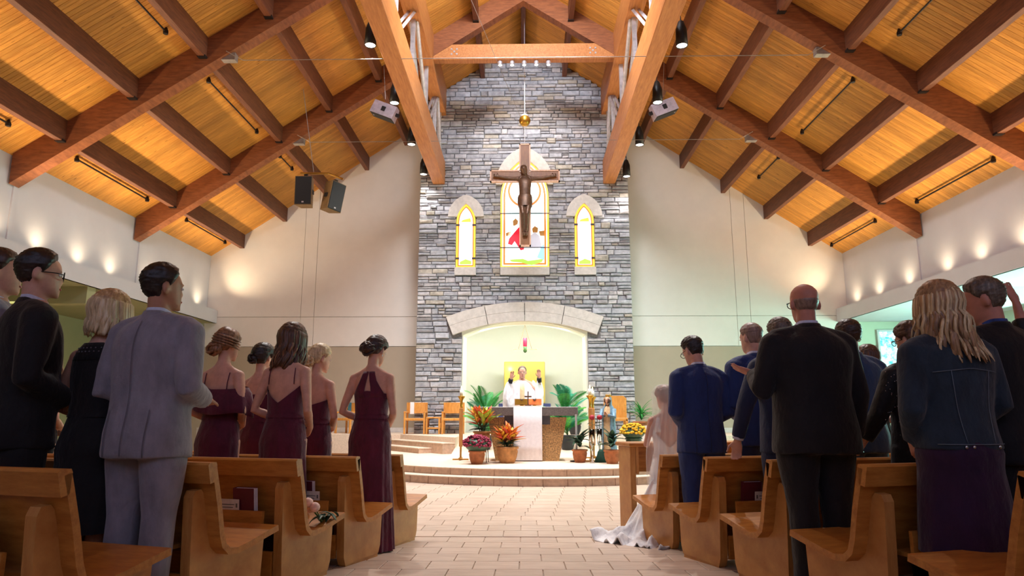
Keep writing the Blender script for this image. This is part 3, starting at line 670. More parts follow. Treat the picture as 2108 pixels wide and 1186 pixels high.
# tabernacle stand in the niche and hanging red lamp
T = thing('tabernacle', 'golden tabernacle panel on a blue draped stand inside the niche', 'tabernacle', (0, 21.4, ZU))
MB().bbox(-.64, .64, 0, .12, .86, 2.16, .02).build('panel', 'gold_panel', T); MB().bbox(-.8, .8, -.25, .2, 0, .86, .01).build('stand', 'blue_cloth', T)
MB().bbox(-.25, .25, -.22, .0, .87, 1.4, .01).build('door', 'gold', T)
T = thing('sanctuary_lamp', 'red glass sanctuary lamp hanging in the niche', 'lamp', (0.02, 20.3, 2.96))
MB().lathe([(.05, .18), (.058, .2), (.062, .42), (.055, .44)], 14).build('red_glass', 'red_glow', T, True)
MB().lathe([(.02, 0), (.055, .04), (.05, .12), (.055, .18)], 14).build('holder', 'stem_green', T, True)
MB().tube([(-.36, 0, .10), (.36, 0, .10)], .01, 6).build('crossbar', 'brass', T)
for s in (-1, 1): MB().tube([(s * .2, 0, .10), (0, 0, .83)], .004, 4).build('chain', 'brass', T)
# candlesticks
def candlestick(label, x, y, h_=1.47):
    T = thing('candlestick', label, 'candlestick', (x, y, ZP), 0, 'tall candlesticks beside the altar')
    MB().box(-.16, .16, -.03, .03, 0, .025).build('foot', 'brass', T); MB().box(-.03, .03, -.16, .16, .025, .05).build('foot', 'brass', T)
    MB().box(-.018, .018, -.018, .018, .05, .30).build('shaft', 'brass', T); MB().bbox(-.036, .036, -.036, .036, .26, 1.02, .006).build('shaft', 'pew_panel', T)
    MB().lathe([(.03, 1.02), (.022, 1.06), (.03, 1.18), (.075, 1.25), (.075, 1.262), (.03, 1.264)], 14).build('cup', 'gold', T, True)
    c = MB().lathe([(.034, 1.26), (.034, 1.39), (.01, 1.395)], 12).build('candle', 'candle_wax', T, True)
    MB().lathe([(.004, 1.395), (.016, 1.42), (.004, 1.47)], 8).build('flame', 'flame', c, True)
candlestick('tall wood and gold candlestick left of the altar', -1.285, 14.0)
candlestick('tall wood and gold candlestick right of the altar, nearer the vases', 1.285, 13.55); candlestick('tall wood and gold candlestick right of the altar, nearer the plants behind', 1.44, 14.6)
T = thing('microphone_stand', 'chrome stand pole in front of the black potted plant, right of the altar', 'stand', (1.0, 13.5, ZP))
MB().tube([(0, 0, 0), (0, 0, .9)], .02, 8).build('pole', 'white_steel', T); MB().lathe([(.13, 0), (.13, .02), (.03, .035)], 16).build('base', 'dark_steel', T)
# chairs
def make_chair(label, loc, rz, cloth=None, group='wooden sanctuary chairs'):
    T = thing('sanctuary_chair', label, 'chair', loc, rz, group)
    for sx in (-1, 1):
        MB().bbox(sx * .27 - .025, sx * .27 + .025, -.24, -.18, 0, .60, .006).build('leg', 'chair_wood', T)
        MB().bbox(sx * .27 - .025, sx * .27 + .025, .20, .25, 0, .86, .006).build('leg', 'chair_wood', T)
        MB().bbox(sx * .27 - .03, sx * .27 + .03, -.25, .25, .57, .61, .006).build('armrest', 'chair_wood', T)
    MB().bbox(-.26, .26, -.24, .22, .36, .43, .01).build('seat', 'chair_wood', T)
    R_ = [[Vector((-.25 + .5 * j / 8, .215 - .03 * math.sin(PI * j / 8) + dy, z)) for j in range(9)] + [Vector((.25 - .5 * j / 8, .24 - .03 * math.sin(PI * (8 - j) / 8) + dy, z)) for j in range(9)] for z, dy in ((.56, 0), (.86, .03))]
    MB().loft(R_).build('backrest', 'chair_wood', T)
    if cloth: MB().box(-.19, -.08, .165, .19, .54, .87).build('cloth_strip', cloth, T)
    return T
make_chair('wooden armchair with white strip on its back, left against the stone wall', (-3.02, 19.15, ZU), 0, 'linen')
make_chair('wooden armchair beside the left candlestick, against the stone wall', (-1.98, 19.15, ZU), 0)
make_chair('wooden armchair with teal panel seen between two bridesmaids', (-5.05, 19.75, ZU), -.5, 'teal_panel')
T = thing('side_stool', 'small wooden stool between the two armchairs', 'stool', (-2.5, 19.0, ZU))
for sx in (-1, 1):
    for y in (-.14, .14): MB().bbox(sx * .17 - .02, sx * .17 + .02, y - .02, y + .02, 0, .42, .005).build('leg', 'chair_wood', T)
    MB().bbox(sx * .19 - .012, sx * .19 + .012, -.14, .14, .16, .30, .005).build('side_board', 'chair_wood', T)
MB().bbox(-.19, .19, -.16, .16, .42, .46, .008).build('top', 'chair_wood', T); MB().bbox(-.17, .17, -.14, .14, .14, .18, .005).build('shelf', 'chair_wood', T)
T = thing('presider_chair', 'tall orange wooden chair back showing behind the statue', 'chair', (2.42, 18.3, ZU))
MB().bbox(-.26, .26, -.3, .2, .36, .44, .01).build('seat', 'chair_wood', T)
for sx in (-1, 1):
    for y in (-.27, .17): MB().bbox(sx * .23 - .03, sx * .23 + .03, y - .03, y + .03, 0, .4, .005).build('leg', 'chair_wood', T)
MB().prism([(-.3, .4), (.3, .4), (.3, .95), (.22, 1.02), (-.22, 1.02), (-.3, .95)], .18, .24, 'y').build('backrest', 'chair_wood', T)
# ---------------------------------------------------------------- plants
def leaf_mesh(name, L, W, m, curve=.25, n=6):
    mb = MB(); R_ = []
    for i in range(n + 1):
        u = i / n; w = W * math.sin(PI * min(1, u * .92 + .08)) ** .8 * (1 - .1 * u); z = -curve * L * u * u; y = L * u
        R_.append([Vector((-w, y, z + w * .25)), Vector((0, y, z)), Vector((w, y, z + w * .25)), Vector((0, y, z - .004))])
    return mb.loft(R_).mesh(name, m, True)
def frond_mesh(name, L, m, n=24, width=.26, curve=.5):
    mb = MB(); pts = [Vector((0, L * i / n * (1 - .12 * (i / n)), -curve * L * (i / n) ** 2.2)) for i in range(n + 1)]
    mb.tube(pts, [.008 * (1 - .7 * i / n) for i in range(n + 1)], 4)
    for i in range(2, n + 1):
        u = i / n; ll = width * math.sin(PI * (.12 + .84 * u)) + .04
        for s in (-1, 1):
            p = pts[i]; d_ = Vector((s * .8, .62, -.18)).normalized(); q = p + d_ * ll; a = Vector((0, .011, 0)); mdp = (p + q) / 2 + Vector((0, 0, .012))
            mb.add([p - a * .5, mdp - a, q, mdp + a, p + a * .5, mdp + Vector((0, 0, .004))], [(0, 1, 5), (1, 2, 5), (2, 3, 5), (3, 4, 5), (0, 5, 4)])
    return mb.mesh(name, m, True)
LEAF = {c: leaf_mesh('leaf', .34, .05, c, .16) for c in ('leaf_orange', 'leaf_yellow', 'leaf_coral', 'leaf_lime', 'leaf_dark')}
SPATH = leaf_mesh('leaf', .26, .055, 'leaf_dark', .5); BLADE = leaf_mesh('leaf', .42, .016, 'leaf_dark', .55); BLADE2 = leaf_mesh('leaf', .40, .02, 'leaf_green', .6)
FROND = [frond_mesh('frond', .95, c, 34, .25, cv) for c, cv in (('leaf_green', .25), ('leaf_teal', .4), ('leaf_bright', .3))]
def pot(T, r, h_, m, z0=0):
    P = MB().lathe([(r * .68, z0), (r * .9, z0 + h_ * .35), (r, z0 + h_ * .7), (r * .93, z0 + h_ * .86), (r * 1.08, z0 + h_ * .88), (r * 1.08, z0 + h_), (r * .95, z0 + h_), (r * .93, z0 + h_ * .92)], 24, cap=False).build('pot', m, T, True)
    MB().lathe([(.01, z0 + .002), (r * .68, z0)], 24, cap=False).build('pot_base', m, P); MB().lathe([(.01, z0 + h_ * .93), (r * .94, z0 + h_ * .92)], 20).build('soil', 'soil', P)
def place_leaf(me, T, p, az, el, sc, roll=0):
    o = link(me.name.split('.')[0], me, T); o.matrix_local = Matrix.Translation(p) @ Matrix.Rotation(az, 4, 'Z') @ Matrix.Rotation(el, 4, 'X') @ Matrix.Rotation(roll, 4, 'Y') @ Matrix.Diagonal((sc, sc, sc, 1)); return o
def palm(label, loc, h_, n, potm, r=.16, ph=.3, cols=(0, 1, 2), sc=1.0, spread=1.0):
    T = thing('potted_palm', label, 'plant', loc, 0); pot(T, r, ph, potm)
    for i in range(n):
        az = 2 * PI * i / n * 2.4 + random.uniform(-.2, .2); el = random.uniform(.55, 1.35) if spread < 1.2 else random.uniform(.3, 1.2)
        base = h_ * random.uniform(.0, .55) * (1 if el > .8 else .6)
        MB().tube([(0, 0, ph * .9), (.02 * math.cos(az), .02 * math.sin(az), ph + base)], .009, 5).build('stem', 'stem_green', T)
        place_leaf(FROND[cols[i % len(cols)]], T, (.02 * math.cos(az), .02 * math.sin(az), ph + base), az, el, sc * random.uniform(.75, 1.05), random.uniform(-.4, .4))
    return T
palm('leafy green palm behind the left end of the altar', (-.92, 16.0, .36), 1.15, 30, 'black_pot', .18, .32, (0, 1, 0, 2), .78)
palm('large green and teal palm behind the right end of the altar', (.98, 16.0, .36), 1.25, 34, 'black_pot', .18, .32, (1, 0, 1, 2), .82)
palm('low palm in a black pot standing in the right of the niche', (1.34, 18.6, ZU), .30, 12, 'black_pot', .17, .30, (1, 0), .62, 1.5)
def dracaena(label, loc, n=34, sc=1.0, me=BLADE, potm='terracotta', pr=.2, ph=.28):
    T = thing('potted_plant', label, 'plant', loc); pot(T, pr, ph, potm)
    for i in range(n): place_leaf(me, T, (0, 0, ph + random.uniform(.02, .22)), 2 * PI * i / n * 3.7, random.uniform(.25, 1.35), sc * random.uniform(.8, 1.2), 0)
    return T
dracaena('spiky dark green plant in a clay pot on the right parapet', (2.92, 17.4, ZU + .02), 40, 1.0, BLADE2, 'terracotta', .2, .34)
def croton(label, loc, ph=.3, pr=.19, n=72, zoff=0, cols=('leaf_orange', 'leaf_yellow', 'leaf_coral', 'leaf_orange', 'leaf_yellow'), potm='terracotta_light'):
    T = thing('potted_croton', label, 'plant', loc); pot(T, pr, ph, potm, zoff)
    z0 = zoff + ph
    for k in range(4):
        a = k * PI / 2 + .4; cx, cy = .10 * math.cos(a), .10 * math.sin(a); zt = z0 + random.uniform(.12, .2)
        MB().tube([(cx * .3, cy * .3, z0 - .04), (cx, cy, zt)], .01, 5).build('stem', 'stem_green', T)
        for i in range(n // 4): place_leaf(LEAF[random.choice(cols)], T, (cx, cy, zt + random.uniform(-.06, .06)), 2 * PI * i / (n // 4) * 2.4 + k, random.uniform(.35, 1.25), random.uniform(.75, 1.05))
    for i in range(16): place_leaf(LEAF['leaf_dark'], T, (0, 0, z0 + random.uniform(0, .08)), i * 2.4, random.uniform(.0, .5), random.uniform(.6, .9))
    return T
croton('orange and yellow croton in a wide clay pot in front of the altar cloth', (-.33, 13.16, ZP), .30, .20)
croton('orange croton raised behind the red chrysanthemum', (-.82, 13.33, ZP), .28, .16, 60, .30, ('leaf_orange', 'leaf_yellow', 'leaf_coral', 'leaf_lime'), 'terracotta_light')
T = thing('plant_stand', 'thin metal plant stand under the raised croton', 'stand', (-.82, 13.33, ZP))
for a in (0.6, 2.2, 3.8, 5.4): MB().tube([(.15 * math.cos(a), .15 * math.sin(a), 0), (.13 * math.cos(a), .13 * math.sin(a), .29)], .008, 5).build('leg', 'dark_steel', T)
MB().lathe([(.13, .28), (.145, .285), (.145, .297), (.13, .299)], 20).build('ring', 'dark_steel', T)
def mum(label, loc, m, r, ph, pr, n=170, potm='terracotta'):
    T = thing('potted_chrysanthemum', label, 'plant', loc); pot(T, pr, ph, potm)
    MB().ell((0, 0, ph + r * .42), r * .9, r * .9, r * .55, 16, 8).build('foliage', 'leaf_dark', T, True)
    mb = MB()
    for i in range(n):
        u = random.random() ** .8; th = u * 1.75; az = i * 2.39996; rr = r * random.uniform(.96, 1.06)
        c = (rr * math.sin(th) * math.cos(az), rr * math.sin(th) * math.sin(az), ph + r * .42 + rr * .66 * math.cos(th)); s = random.uniform(.022, .034); mb.ell(c, s, s, s * .7, 6, 4)
    o = mb.build('blossoms', m, T, True); o['kind'] = 'stuff'
    return T
mum('dark red chrysanthemum in a clay pot, leftmost of the altar flowers', (-.88, 12.88, ZP), 'mum_red', .25, .24, .15)
mum('yellow chrysanthemum beside the kneeling bride', (2.06, 13.2, ZP + .30), 'mum_yellow', .24, .16, .15, 150, 'leaf_dark')
T = thing('flower_stand', 'small block stand under the yellow chrysanthemum', 'stand', (2.06, 13.2, ZP)); MB().bbox(-.17, .17, -.17, .17, 0, .30, .01).build('block', 'limestone', T)
for s in (-.12, .12): MB().box(s - .03, s + .03, -.178, -.165, .05, .25).build('groove', 'riser_stone', T)
dracaena('dark leafy plant in a clay pot right of the altar, nearest the chrome stand', (1.05, 13.35, ZP), 18, 1.0, SPATH, 'terracotta', .14, .24)
dracaena('dark leafy plant in a clay pot at the foot of the statue', (1.62, 13.0, ZP), 18, 1.0, SPATH, 'terracotta', .15, .25)
o = MB(); R_ = []
for i, (z, r) in enumerate(((0, .22), (.06, .20), (.14, .15), (.22, .11), (.27, .05))):
    R_.append([Vector((r * math.cos(a) * (1 + .12 * math.sin(5 * a + i)), r * .7 * math.sin(a) * (1 + .12 * math.sin(4 * a)), z)) for a in [2 * PI * j / 28 for j in range(28)]])
o.loft(R_); o = o.build('green_cloth', 'green_cloth', None, True); o.location = (1.46, 13.34, ZP); o.scale = (.62, .62, .9); tag(o, 'dark green cloth gathered on the floor beside the statue', 'cloth')
# vases of roses
for k, (x, y) in enumerate(((1.27, 13.16), (1.46, 13.62))):
    T = thing('rose_vase', ['tall glass vase with a red rose, left of the statue', 'tall glass vase with a red rose, touching the statue robe'][k], 'vase', (x, y, ZP), 0, 'rose vases by the statue')
    MB().lathe([(.05, .0), (.05, .01), (.02, .03), (.02, .30), (.045, .34), (.055, .62), (.05, .62), (.042, .36)], 16, cap=False).build('glass', 'clear_glass', T, True)
    MB().tube([(0, 0, .35), (.01, 0, .8)], .006, 5).build('stem', 'stem_green', T)
    MB().ell((.01, 0, .84), .055, .055, .05, 10, 6).build('bloom', 'rose_red', T, True)
    for i in range(7): place_leaf(SPATH, T, (0, 0, .55 + .03 * i), i * 2.2, .3, .45)
# pews --------------------------------------------------------------------------------
def pew_proto(L):
    parts = {}
    ys = []
    # bent ply profile: outer path then offset
    path = [(0.0, .405), (-.10, .385), (-.25, .352), (-.34, .338), (-.40, .345), (-.435, .375), (-.455, .43), (-.49, .58), (-.525, .70), (-.55, .785)]
    th = .034; lower = []
    for i, p in enumerate(path):
        a = Vector(path[max(i - 1, 0)]); c = Vector(path[min(i + 1, len(path) - 1)]); d_ = (c - a).normalized(); n_ = Vector((-d_.y, d_.x)); n_ = n_ if (n_.y < 0 or n_.x < -.5) else -n_
        lower.append((p[0] + n_.x * th, p[1] + n_.y * th))
    m = MB(); k = len(path)
    for x in (0, -L):
        pass
    A = [Vector((0, y, z)) for y, z in path + lower[::-1]]; B = [Vector((-L, y, z)) for y, z in path + lower[::-1]]
    nA = len(A); vs = A + B; fs = [(i, (i + 1) % nA, (i + 1) % nA + nA, i + nA) for i in range(nA)]
    for i in range(k - 1): fs += [(i, nA - 1 - i, nA - 2 - i, i + 1), (nA + i, nA + i + 1, nA + nA - 2 - i, nA + nA - 1 - i)]
    m.add(vs, fs); parts['shell'] = (m.mesh('seat_shell', 'pew_wood'), (0, 0, 0))
    m = MB(); m.prism([(-.552, .70), (-.588, .692), (-.613, .788), (-.60, .80), (-.555, .80), (-.548, .786)], -L, 0, 'x'); parts['rail'] = (m.mesh('top_rail', 'pew_wood'), (0, 0, 0))
    pan = [(-.06, .0), (-.035, .06), (-.02, .36), (-.12, .345), (-.26, .312), (-.36, .305), (-.43, .33), (-.475, .40), (-.505, .52), (-.535, .63), (-.56, .66), (-.60, .655), (-.615, .62), (-.60, .3), (-.585, .06), (-.56, .0)]
    m = MB(); m.prism(pan, -.03, .03, 'x'); parts['panel'] = (m.mesh('end_panel', 'pew_panel'), None)
    m = MB(); m.box(-.024, .024, -.55, -.06, -.03, .05); parts['plinth'] = (m.mesh('plinth', 'pew_panel'), None)
    m = MB(); m.box(-L + .15, -.20, -.645, -.625, .36, .485); m.box(-L + .15, -.20, -.64, -.51, .36, .38); parts['rack'] = (m.mesh('book_rack', 'pew_wood'), (0, 0, 0))
    m = MB(); m.box(-L + .1, -.15, -.60, -.575, .08, .24); parts['kneel'] = (m.mesh('rear_rail', 'pew_wood'), (0, 0, 0))
    return parts
PL = 3.3; PP = pew_proto(PL)
PEWS = {}
pewdef = [('A', -1, (-1.64, 3.29), 17), ('B', -1, (-1.46, 4.19), 17), ('C', -1, (-1.255, 4.93), 16), ('D', -1, (-1.07, 5.70), 16), ('E', -1, (-.92, 6.62), 15),
          ('R1', 1, (1.00, 6.58), 17), ('R2', 1, (1.155, 5.72), 17), ('R3', 1, (1.335, 4.90), 17), ('R4', 1, (1.49, 4.04), 17), ('R5', 1, (1.69, 3.20), 17)]
pord = {'A': 'first', 'B': 'second', 'C': 'third', 'D': 'fourth', 'E': 'fifth', 'R5': 'first', 'R4': 'second', 'R3': 'third', 'R2': 'fourth', 'R1': 'fifth'}
for nm_, sx, (x, y), ang in pewdef:
    T = thing('pew', 'curved oak pew in the %s block, %s from the camera' % ('left' if sx < 0 else 'right', pord[nm_]), 'pew', (x, y, fz(y)), math.radians(-ang if sx < 0 else ang), 'oak pews in two fanned blocks')
    PEWS[nm_] = T
    if sx > 0: T.scale = (-1, 1, 1)
    for key, (me, loc) in PP.items():
        if loc is not None: o = link(me.name.split('.')[0], me, T)
        else:
            for xx in ((-.11, -1.6, -3.1)):
                o = link(me.name.split('.')[0], me, T); o.location = (xx, 0, .03 if key == 'panel' else .0)
                if key == 'panel': o.scale = (1, 1, (.66 - .03) / .66)
def on_pew(k, x, y, z):
    T = PEWS[k]; s = 1 if k in 'ABCDE' else -1; a = T.rotation_euler.z
    p = Vector((x * s, y, 0)); p.rotate(Matrix.Rotation(a, 3, 'Z')); return (T.location.x + p.x, T.location.y + p.y, T.location.z + z), a
def hymnal(k, x, label, lean=.12, w=.155):
    loc, a = on_pew(k, x, -.585, .385); T = thing('hymnal', label, 'book', loc, a, 'hymnals in the pew racks'); T.rotation_euler = (lean, 0, a)
    MB().box(-w / 2 + .004, w / 2 - .0, -.016, .016, .004, .232).build('pages', 'page_white', T)
    for y in (-.019, .016): MB().box(-w / 2, w / 2 - .004, y, y + .003, 0, .236).build('cover', 'hymnal_red', T)
    MB().box(-w / 2 - .003, -w / 2 + .003, -.019, .019, 0, .236).build('spine', 'hymnal_red', T)
def card(k, x, label, w=.17):
    loc, a = on_pew(k, x, -.62, .385); T = thing('pew_card', label, 'card', loc, a, 'printed cards in the pew racks'); T.rotation_euler = (.10, 0, a)
    MB().box(-w / 2, w / 2, -.002, .002, 0, .165).build('sheet', 'card_white', T)
    for i in range(3): MB().box(-w * .30 + .01 * i, w * .30 - .01 * i, -.0035, -.002, .13 - .018 * i, .135 - .018 * i).build('print_line', 'print_grey', T)
    for s in (-1, 1): MB().box(s * w * .40 - .006, s * w * .40 + .006, -.0035, -.002, .115, .14).build('print_mark', 'print_grey', T)
hymnal('A', -.42, 'dark red hymnal with white pages in the rack of the nearest left pew', .2, .2)
hymnal('C', -.36, 'dark red hymnal in the rack of the third left pew, behind a card'); card('C', -.47, 'printed card in the rack of the third left pew')
hymnal('D', -.42, 'dark red hymnal in the rack of the fourth left pew'); card('D', -.36, 'printed card in the rack of the fourth left pew')
hymnal('R2', -.36, 'dark red hymnal in the rack of the fourth right pew'); card('R2', -.45, 'printed card in the rack of the fourth right pew')
hymnal('R4', -.42, 'dark red hymnal in the rack of the second right pew'); card('R1', -.42, 'printed card in the rack of the fifth right pew')
loc, a = on_pew('B', -.42, -.25, .356); o = MB().box(-.11, .11, -.14, .14, 0, .003).build('paper_sheet', 'linen'); o.location = loc; o.rotation_euler = (-.13 + .24, 0, a + .5); tag(o, 'white sheet of paper lying on the seat of the second left pew', 'paper')
# posy on the third pew seat
loc, a = on_pew('C', -.06, -.22, .352); T = thing('posy', 'small posy of pale pink roses with green leaves on the third left pew seat', 'flowers', loc, a)
for i, (x, y, z) in enumerate(((-.04, -.09, .15), (.0, -.07, .12), (-.05, -.04, .11))):
    MB().ell((x, y, z), .036, .036, .033, 10, 6).build('rose', 'rose_pink', T, True); MB().tube([(x, y, z), (.02, 0, .02)], .004, 4).build('stem', 'stem_green', T)
for i in range(14): place_leaf(SPATH, T, (.02 * (i % 3), -.05 + .012 * i, .05 + .008 * (i % 4)), i * 1.7, random.uniform(-.2, .5), .32)
# kneeler desk for the bride
T = thing('kneeler', 'oak kneeler desk in front of the fifth right pew, where the bride kneels', 'kneeler', (1.02, 7.30, 0), math.radians(14))
MB().bbox(0, .06, -.20, .12, 0, .82, .006).build('end_panel', 'pew_panel', T); MB().bbox(2.2, 2.26, -.20, .12, 0, .82, .006).build('end_panel', 'pew_panel', T)
MB().bbox(-.02, 2.3, -.24, .16, .82, .86, .008).build('desk_top', 'pew_wood', T); MB().bbox(.06, 2.2, .06, .10, .55, .82, .006).build('front_panel', 'pew_wood', T)
MB().prism([(-.2, .55), (-.2, .82), (.06, .82), (.06, .74), (-.06, .70), (-.15, .62)], .06, .09, 'x').build('bracket', 'pew_panel', T)
MB().bbox(.1, 2.1, -.62, -.40, .12, .19, .02).build('kneeling_pad', 'hymnal_red', T)
for x in (.3, 1.9): MB().box(x - .03, x + .03, -.6, -.1, 0.0, .12).build('pad_support', 'pew_panel', T)

# ================================================================== PEOPLE
def cloth(name, c, rough=0.75, sheen=0.2, nscale=70, amt=.10):
    t = NT(name); f = t.noise(t.coords((1, 1, 1)), nscale, 3); g = t.noise(t.coords((2, 2, 1)), 6, 4)
    col = t.ramp(g, [(0.3, shift(c, 1 - amt)), (0.7, shift(c, 1 + amt))]); bf = t.noise(t.coords((1.4, 1.4, .8)), 9, 3, .5); ma = t.add('ShaderNodeMath', operation='MULTIPLY_ADD'); ma.inputs[1].default_value = .10; t.link(f, ma.inputs[0]); t.link(bf, ma.inputs[2]); t.bump(ma.outputs[0], .55, .03)
    t.b.inputs['Sheen Weight'].default_value = sheen; return t.out(col, rough, 0, .25)
def skinmat(name, c):
    t = NT(name); f = t.noise(t.coords((1, 1, 1)), 14, 4); col = t.ramp(f, [(0.3, shift(c, .93)), (0.7, shift(c, 1.05))])
    t.b.inputs['Subsurface Weight'].default_value = 0.08; t.b.inputs['Subsurface Radius'].default_value = (.02, .008, .004); t.b.inputs['Subsurface Scale'].default_value = .5
    return t.out(col, .5, 0, .35)
def hairmat(name, c1, c2, c3=None, stretch=(60, 60, 6)):
    t = NT(name); f = t.noise(t.coords(stretch), 1.0, 4, .6); col = t.ramp(f, [(0.28, c1), (0.55, c2), (0.78, c3 or shift(c2, 1.2))]); t.bump(f, .5, .006)
    return t.out(col, .42, 0, .5)
skinmat('skin', 'd2a08a'); skinmat('skin_ruddy', 'c98a76'); skinmat('skin_tan', 'b98468')
hairmat('hair_black', '17110f', '2a1f1b'); hairmat('hair_brown', '33211a', '5a3c2a', '785238'); hairmat('hair_dark', '241714', '3f2a22', '5b3d2e'); hairmat('hair_auburn', '5a3a28', '8d6344', 'b98a62')
hairmat('hair_blonde', '8c6a48', 'c4a070', 'e6cfa6'); hairmat('hair_platinum', 'a08560', 'd8c095', 'f3e6c8'); hairmat('hair_dirty', '6e5340', 'a98560', 'd8b683'); hairmat('hair_grey', '3d322a', '6e5f52', '9c8f84'); hairmat('hair_fringe', '6d5850', '93796c', 'ad9488')
cloth('suit_grey', '84818d', .8, .3); cloth('suit_seam', '625f6c', .8, .3); cloth('suit_black', '17161a', .75, .1); cloth('suit_dark', '1c1a1d', .75, .1); cloth('suit_blue', '1f3266', .7, .15); cloth('suit_navy', '1d2745', .7, .15); cloth('suit_slate', '2b4468', .7, .15)
cloth('dress_wine', '541730', .7, .25, 60, .15); cloth('dress_black', '121114', .8, .1); cloth('denim', '26323f', .85, .2, 120, .18); cloth('skirt_plum', '2f1534', .8, .2); cloth('blouse_black', '131215', .55, .1); cloth('shirt_white', 'cfd2e6', .8, .1); cloth('shirt_blue', '2c4484', .8, .1, 40, .35)
cloth('robe_white', 'eeecf2', .8, .2); cloth('robe_trim', 'c9b48c', .7, .1); cloth('alb_black', '141318', .8); cloth('bridal_white', 'eef0f6', .7, .3); plain('shoe_black', '121212', .4); plain('lens_frame', '1a1715', .35, .3); plain('eye_white', 'e8e4e0', .3); plain('eye_dark', '2b1d16', .3); plain('lip', 'a85a52', .5); plain('silver', 'c9c9cf', .25, .9); plain('stitch', '6a7480', .8); plain('lace_grey', '5a555c', .8)
t = NT('veil'); tr = t.add('ShaderNodeBsdfTransparent'); df = t.add('ShaderNodeBsdfDiffuse'); df.inputs[0].default_value = lin('f4f4fa'); tl = t.add('ShaderNodeBsdfTranslucent'); tl.inputs[0].default_value = lin('f4f4fa')
ad = t.add('ShaderNodeMixShader'); ad.inputs[0].default_value = .4; t.link(df.outputs[0], ad.inputs[1]); t.link(tl.outputs[0], ad.inputs[2])
mx = t.add('ShaderNodeMixShader'); mx.inputs[0].default_value = .32; t.link(tr.outputs[0], mx.inputs[1]); t.link(ad.outputs[0], mx.inputs[2]); t.link(mx.outputs[0], t.n['Material Output'].inputs['Surface'])

def interp(tab, z):
    zs = [r[0] for r in tab]
    return [float(np.interp(z, zs, [r[i] for r in tab])) for i in range(1, len(tab[0]))]
def hring(c, rx, ry, n=28, p=2.3):
    out = []
    for j in range(n):
        a = 2 * PI * j / n; ca, sa = math.cos(a), math.sin(a)
        out.append(Vector((c[0] + rx * math.copysign(abs(ca) ** (2 / p), ca), c[1] + ry * math.copysign(abs(sa) ** (2 / p), sa), c[2])))
    return out
TM = [(.78, .155, .11, -.01), (.90, .17, .12, -.015), (1.02, .155, .11, 0), (1.15, .16, .115, .005), (1.28, .178, .122, 0), (1.37, .18, .112, -.012), (1.43, .13, .085, -.018), (1.47, .075, .07, -.015), (1.52, .058, .062, -.008)]
TF = [(.78, .165, .12, -.01), (.88, .172, .125, -.015), (.98, .152, .11, -.005), (1.08, .126, .094, 0), (1.18, .134, .10, .004), (1.27, .147, .112, .012), (1.34, .150, .096, .002), (1.39, .135, .082, -.012), (1.435, .092, .064, -.016), (1.47, .058, .054, -.014), (1.52, .047, .05, -.006)]
TJ = [(.78, .208, .152, -.008), (.90, .203, .15, -.012), (1.0, .190, .142, -.004), (1.10, .184, .137, 0), (1.22, .196, .142, 0), (1.33, .208, .138, -.01), (1.39, .198, .122, -.016), (1.435, .150, .10, -.018), (1.465, .098, .084, -.014), (1.49, .074, .07, -.01)]
HEAD = [(0.0, .028, .085, .03), (.018, .044, .095, .0), (.048, .057, .098, -.045), (.08, .066, .096, -.078), (.115, .0725, .094, -.094), (.15, .075, .093, -.099), (.18, .069, .080, -.090), (.205, .049, .050, -.062), (.218, .026, .022, -.036), (.2235, .008, .004, -.014)]
def tab_rings(tab, z0, z1, n, sw=1, sd=1, seg=28):
    R = []
    for i in range(n + 1):
        z = z0 + (z1 - z0) * i / n; rx, ry, cy = interp(tab, z); R.append(hring((0, cy, z), rx * sw, ry * sd, seg))
    return R
def head_pt(phi, z, off=0.0):
    rx, yf, yb = interp(HEAD, z); cy = (yf + yb) / 2; ry = (yf - yb) / 2
    return Vector(((rx + off) * math.cos(phi), cy + (ry + off) * math.sin(phi), z))
def remesh(mb, name, mats, voxel, smooth=4, M=None):
    me = bpy.data.meshes.new('tmp'); me.from_pydata([tuple(p) for p in mb.v], [], mb.f); me.update()
    ob = bpy.data.objects.new('tmp', me); COL.objects.link(ob)
    m = ob.modifiers.new('r', 'REMESH'); m.mode = 'VOXEL'; m.voxel_size = voxel; m.use_smooth_shade = True
    if smooth: s = ob.modifiers.new('s', 'SMOOTH'); s.factor = .5; s.iterations = smooth
    dg = bpy.context.evaluated_depsgraph_get(); ev = ob.evaluated_get(dg); out = bpy.data.meshes.new_from_object(ev); out.name = name
    bpy.data.objects.remove(ob); bpy.data.meshes.remove(me)
    out.materials.clear()
    for q in (mats if isinstance(mats, (list, tuple)) else [mats]): out.materials.append(MATS[q])
    out.polygons.foreach_set('use_smooth', [True] * len(out.polygons))
    return out
def coords_of(me):
    a = np.empty(len(me.vertices) * 3, np.float32); me.vertices.foreach_get('co', a); return a.reshape(-1, 3)
def folds(me, amp, fx=9, fz=3, seed=0, zfade=None):
    r = np.random.default_rng(seed); c = coords_of(me); n = np.empty(len(me.vertices) * 3, np.float32); me.vertices.foreach_get('normal', n); n = n.reshape(-1, 3)
    d = np.zeros(len(c))
    for k in range(7):
        kx, ky, kz = r.normal(0, fx), r.normal(0, fx), r.normal(0, fz); ph = r.uniform(0, 6.28)
        d += np.sin(c[:, 0] * kx * 2 + c[:, 1] * ky * 2 + c[:, 2] * kz * 2 + ph + 1.5 * np.sin(c[:, 2] * 7 + ph * 2)) / 7
    d = np.sign(d) * np.abs(d) ** .8 * amp
    if zfade is not None: d *= np.clip(zfade(c), 0, 1)
    c = c + n * d[:, None]; me.vertices.foreach_set('co', c.astype(np.float32).ravel()); me.update(); return me
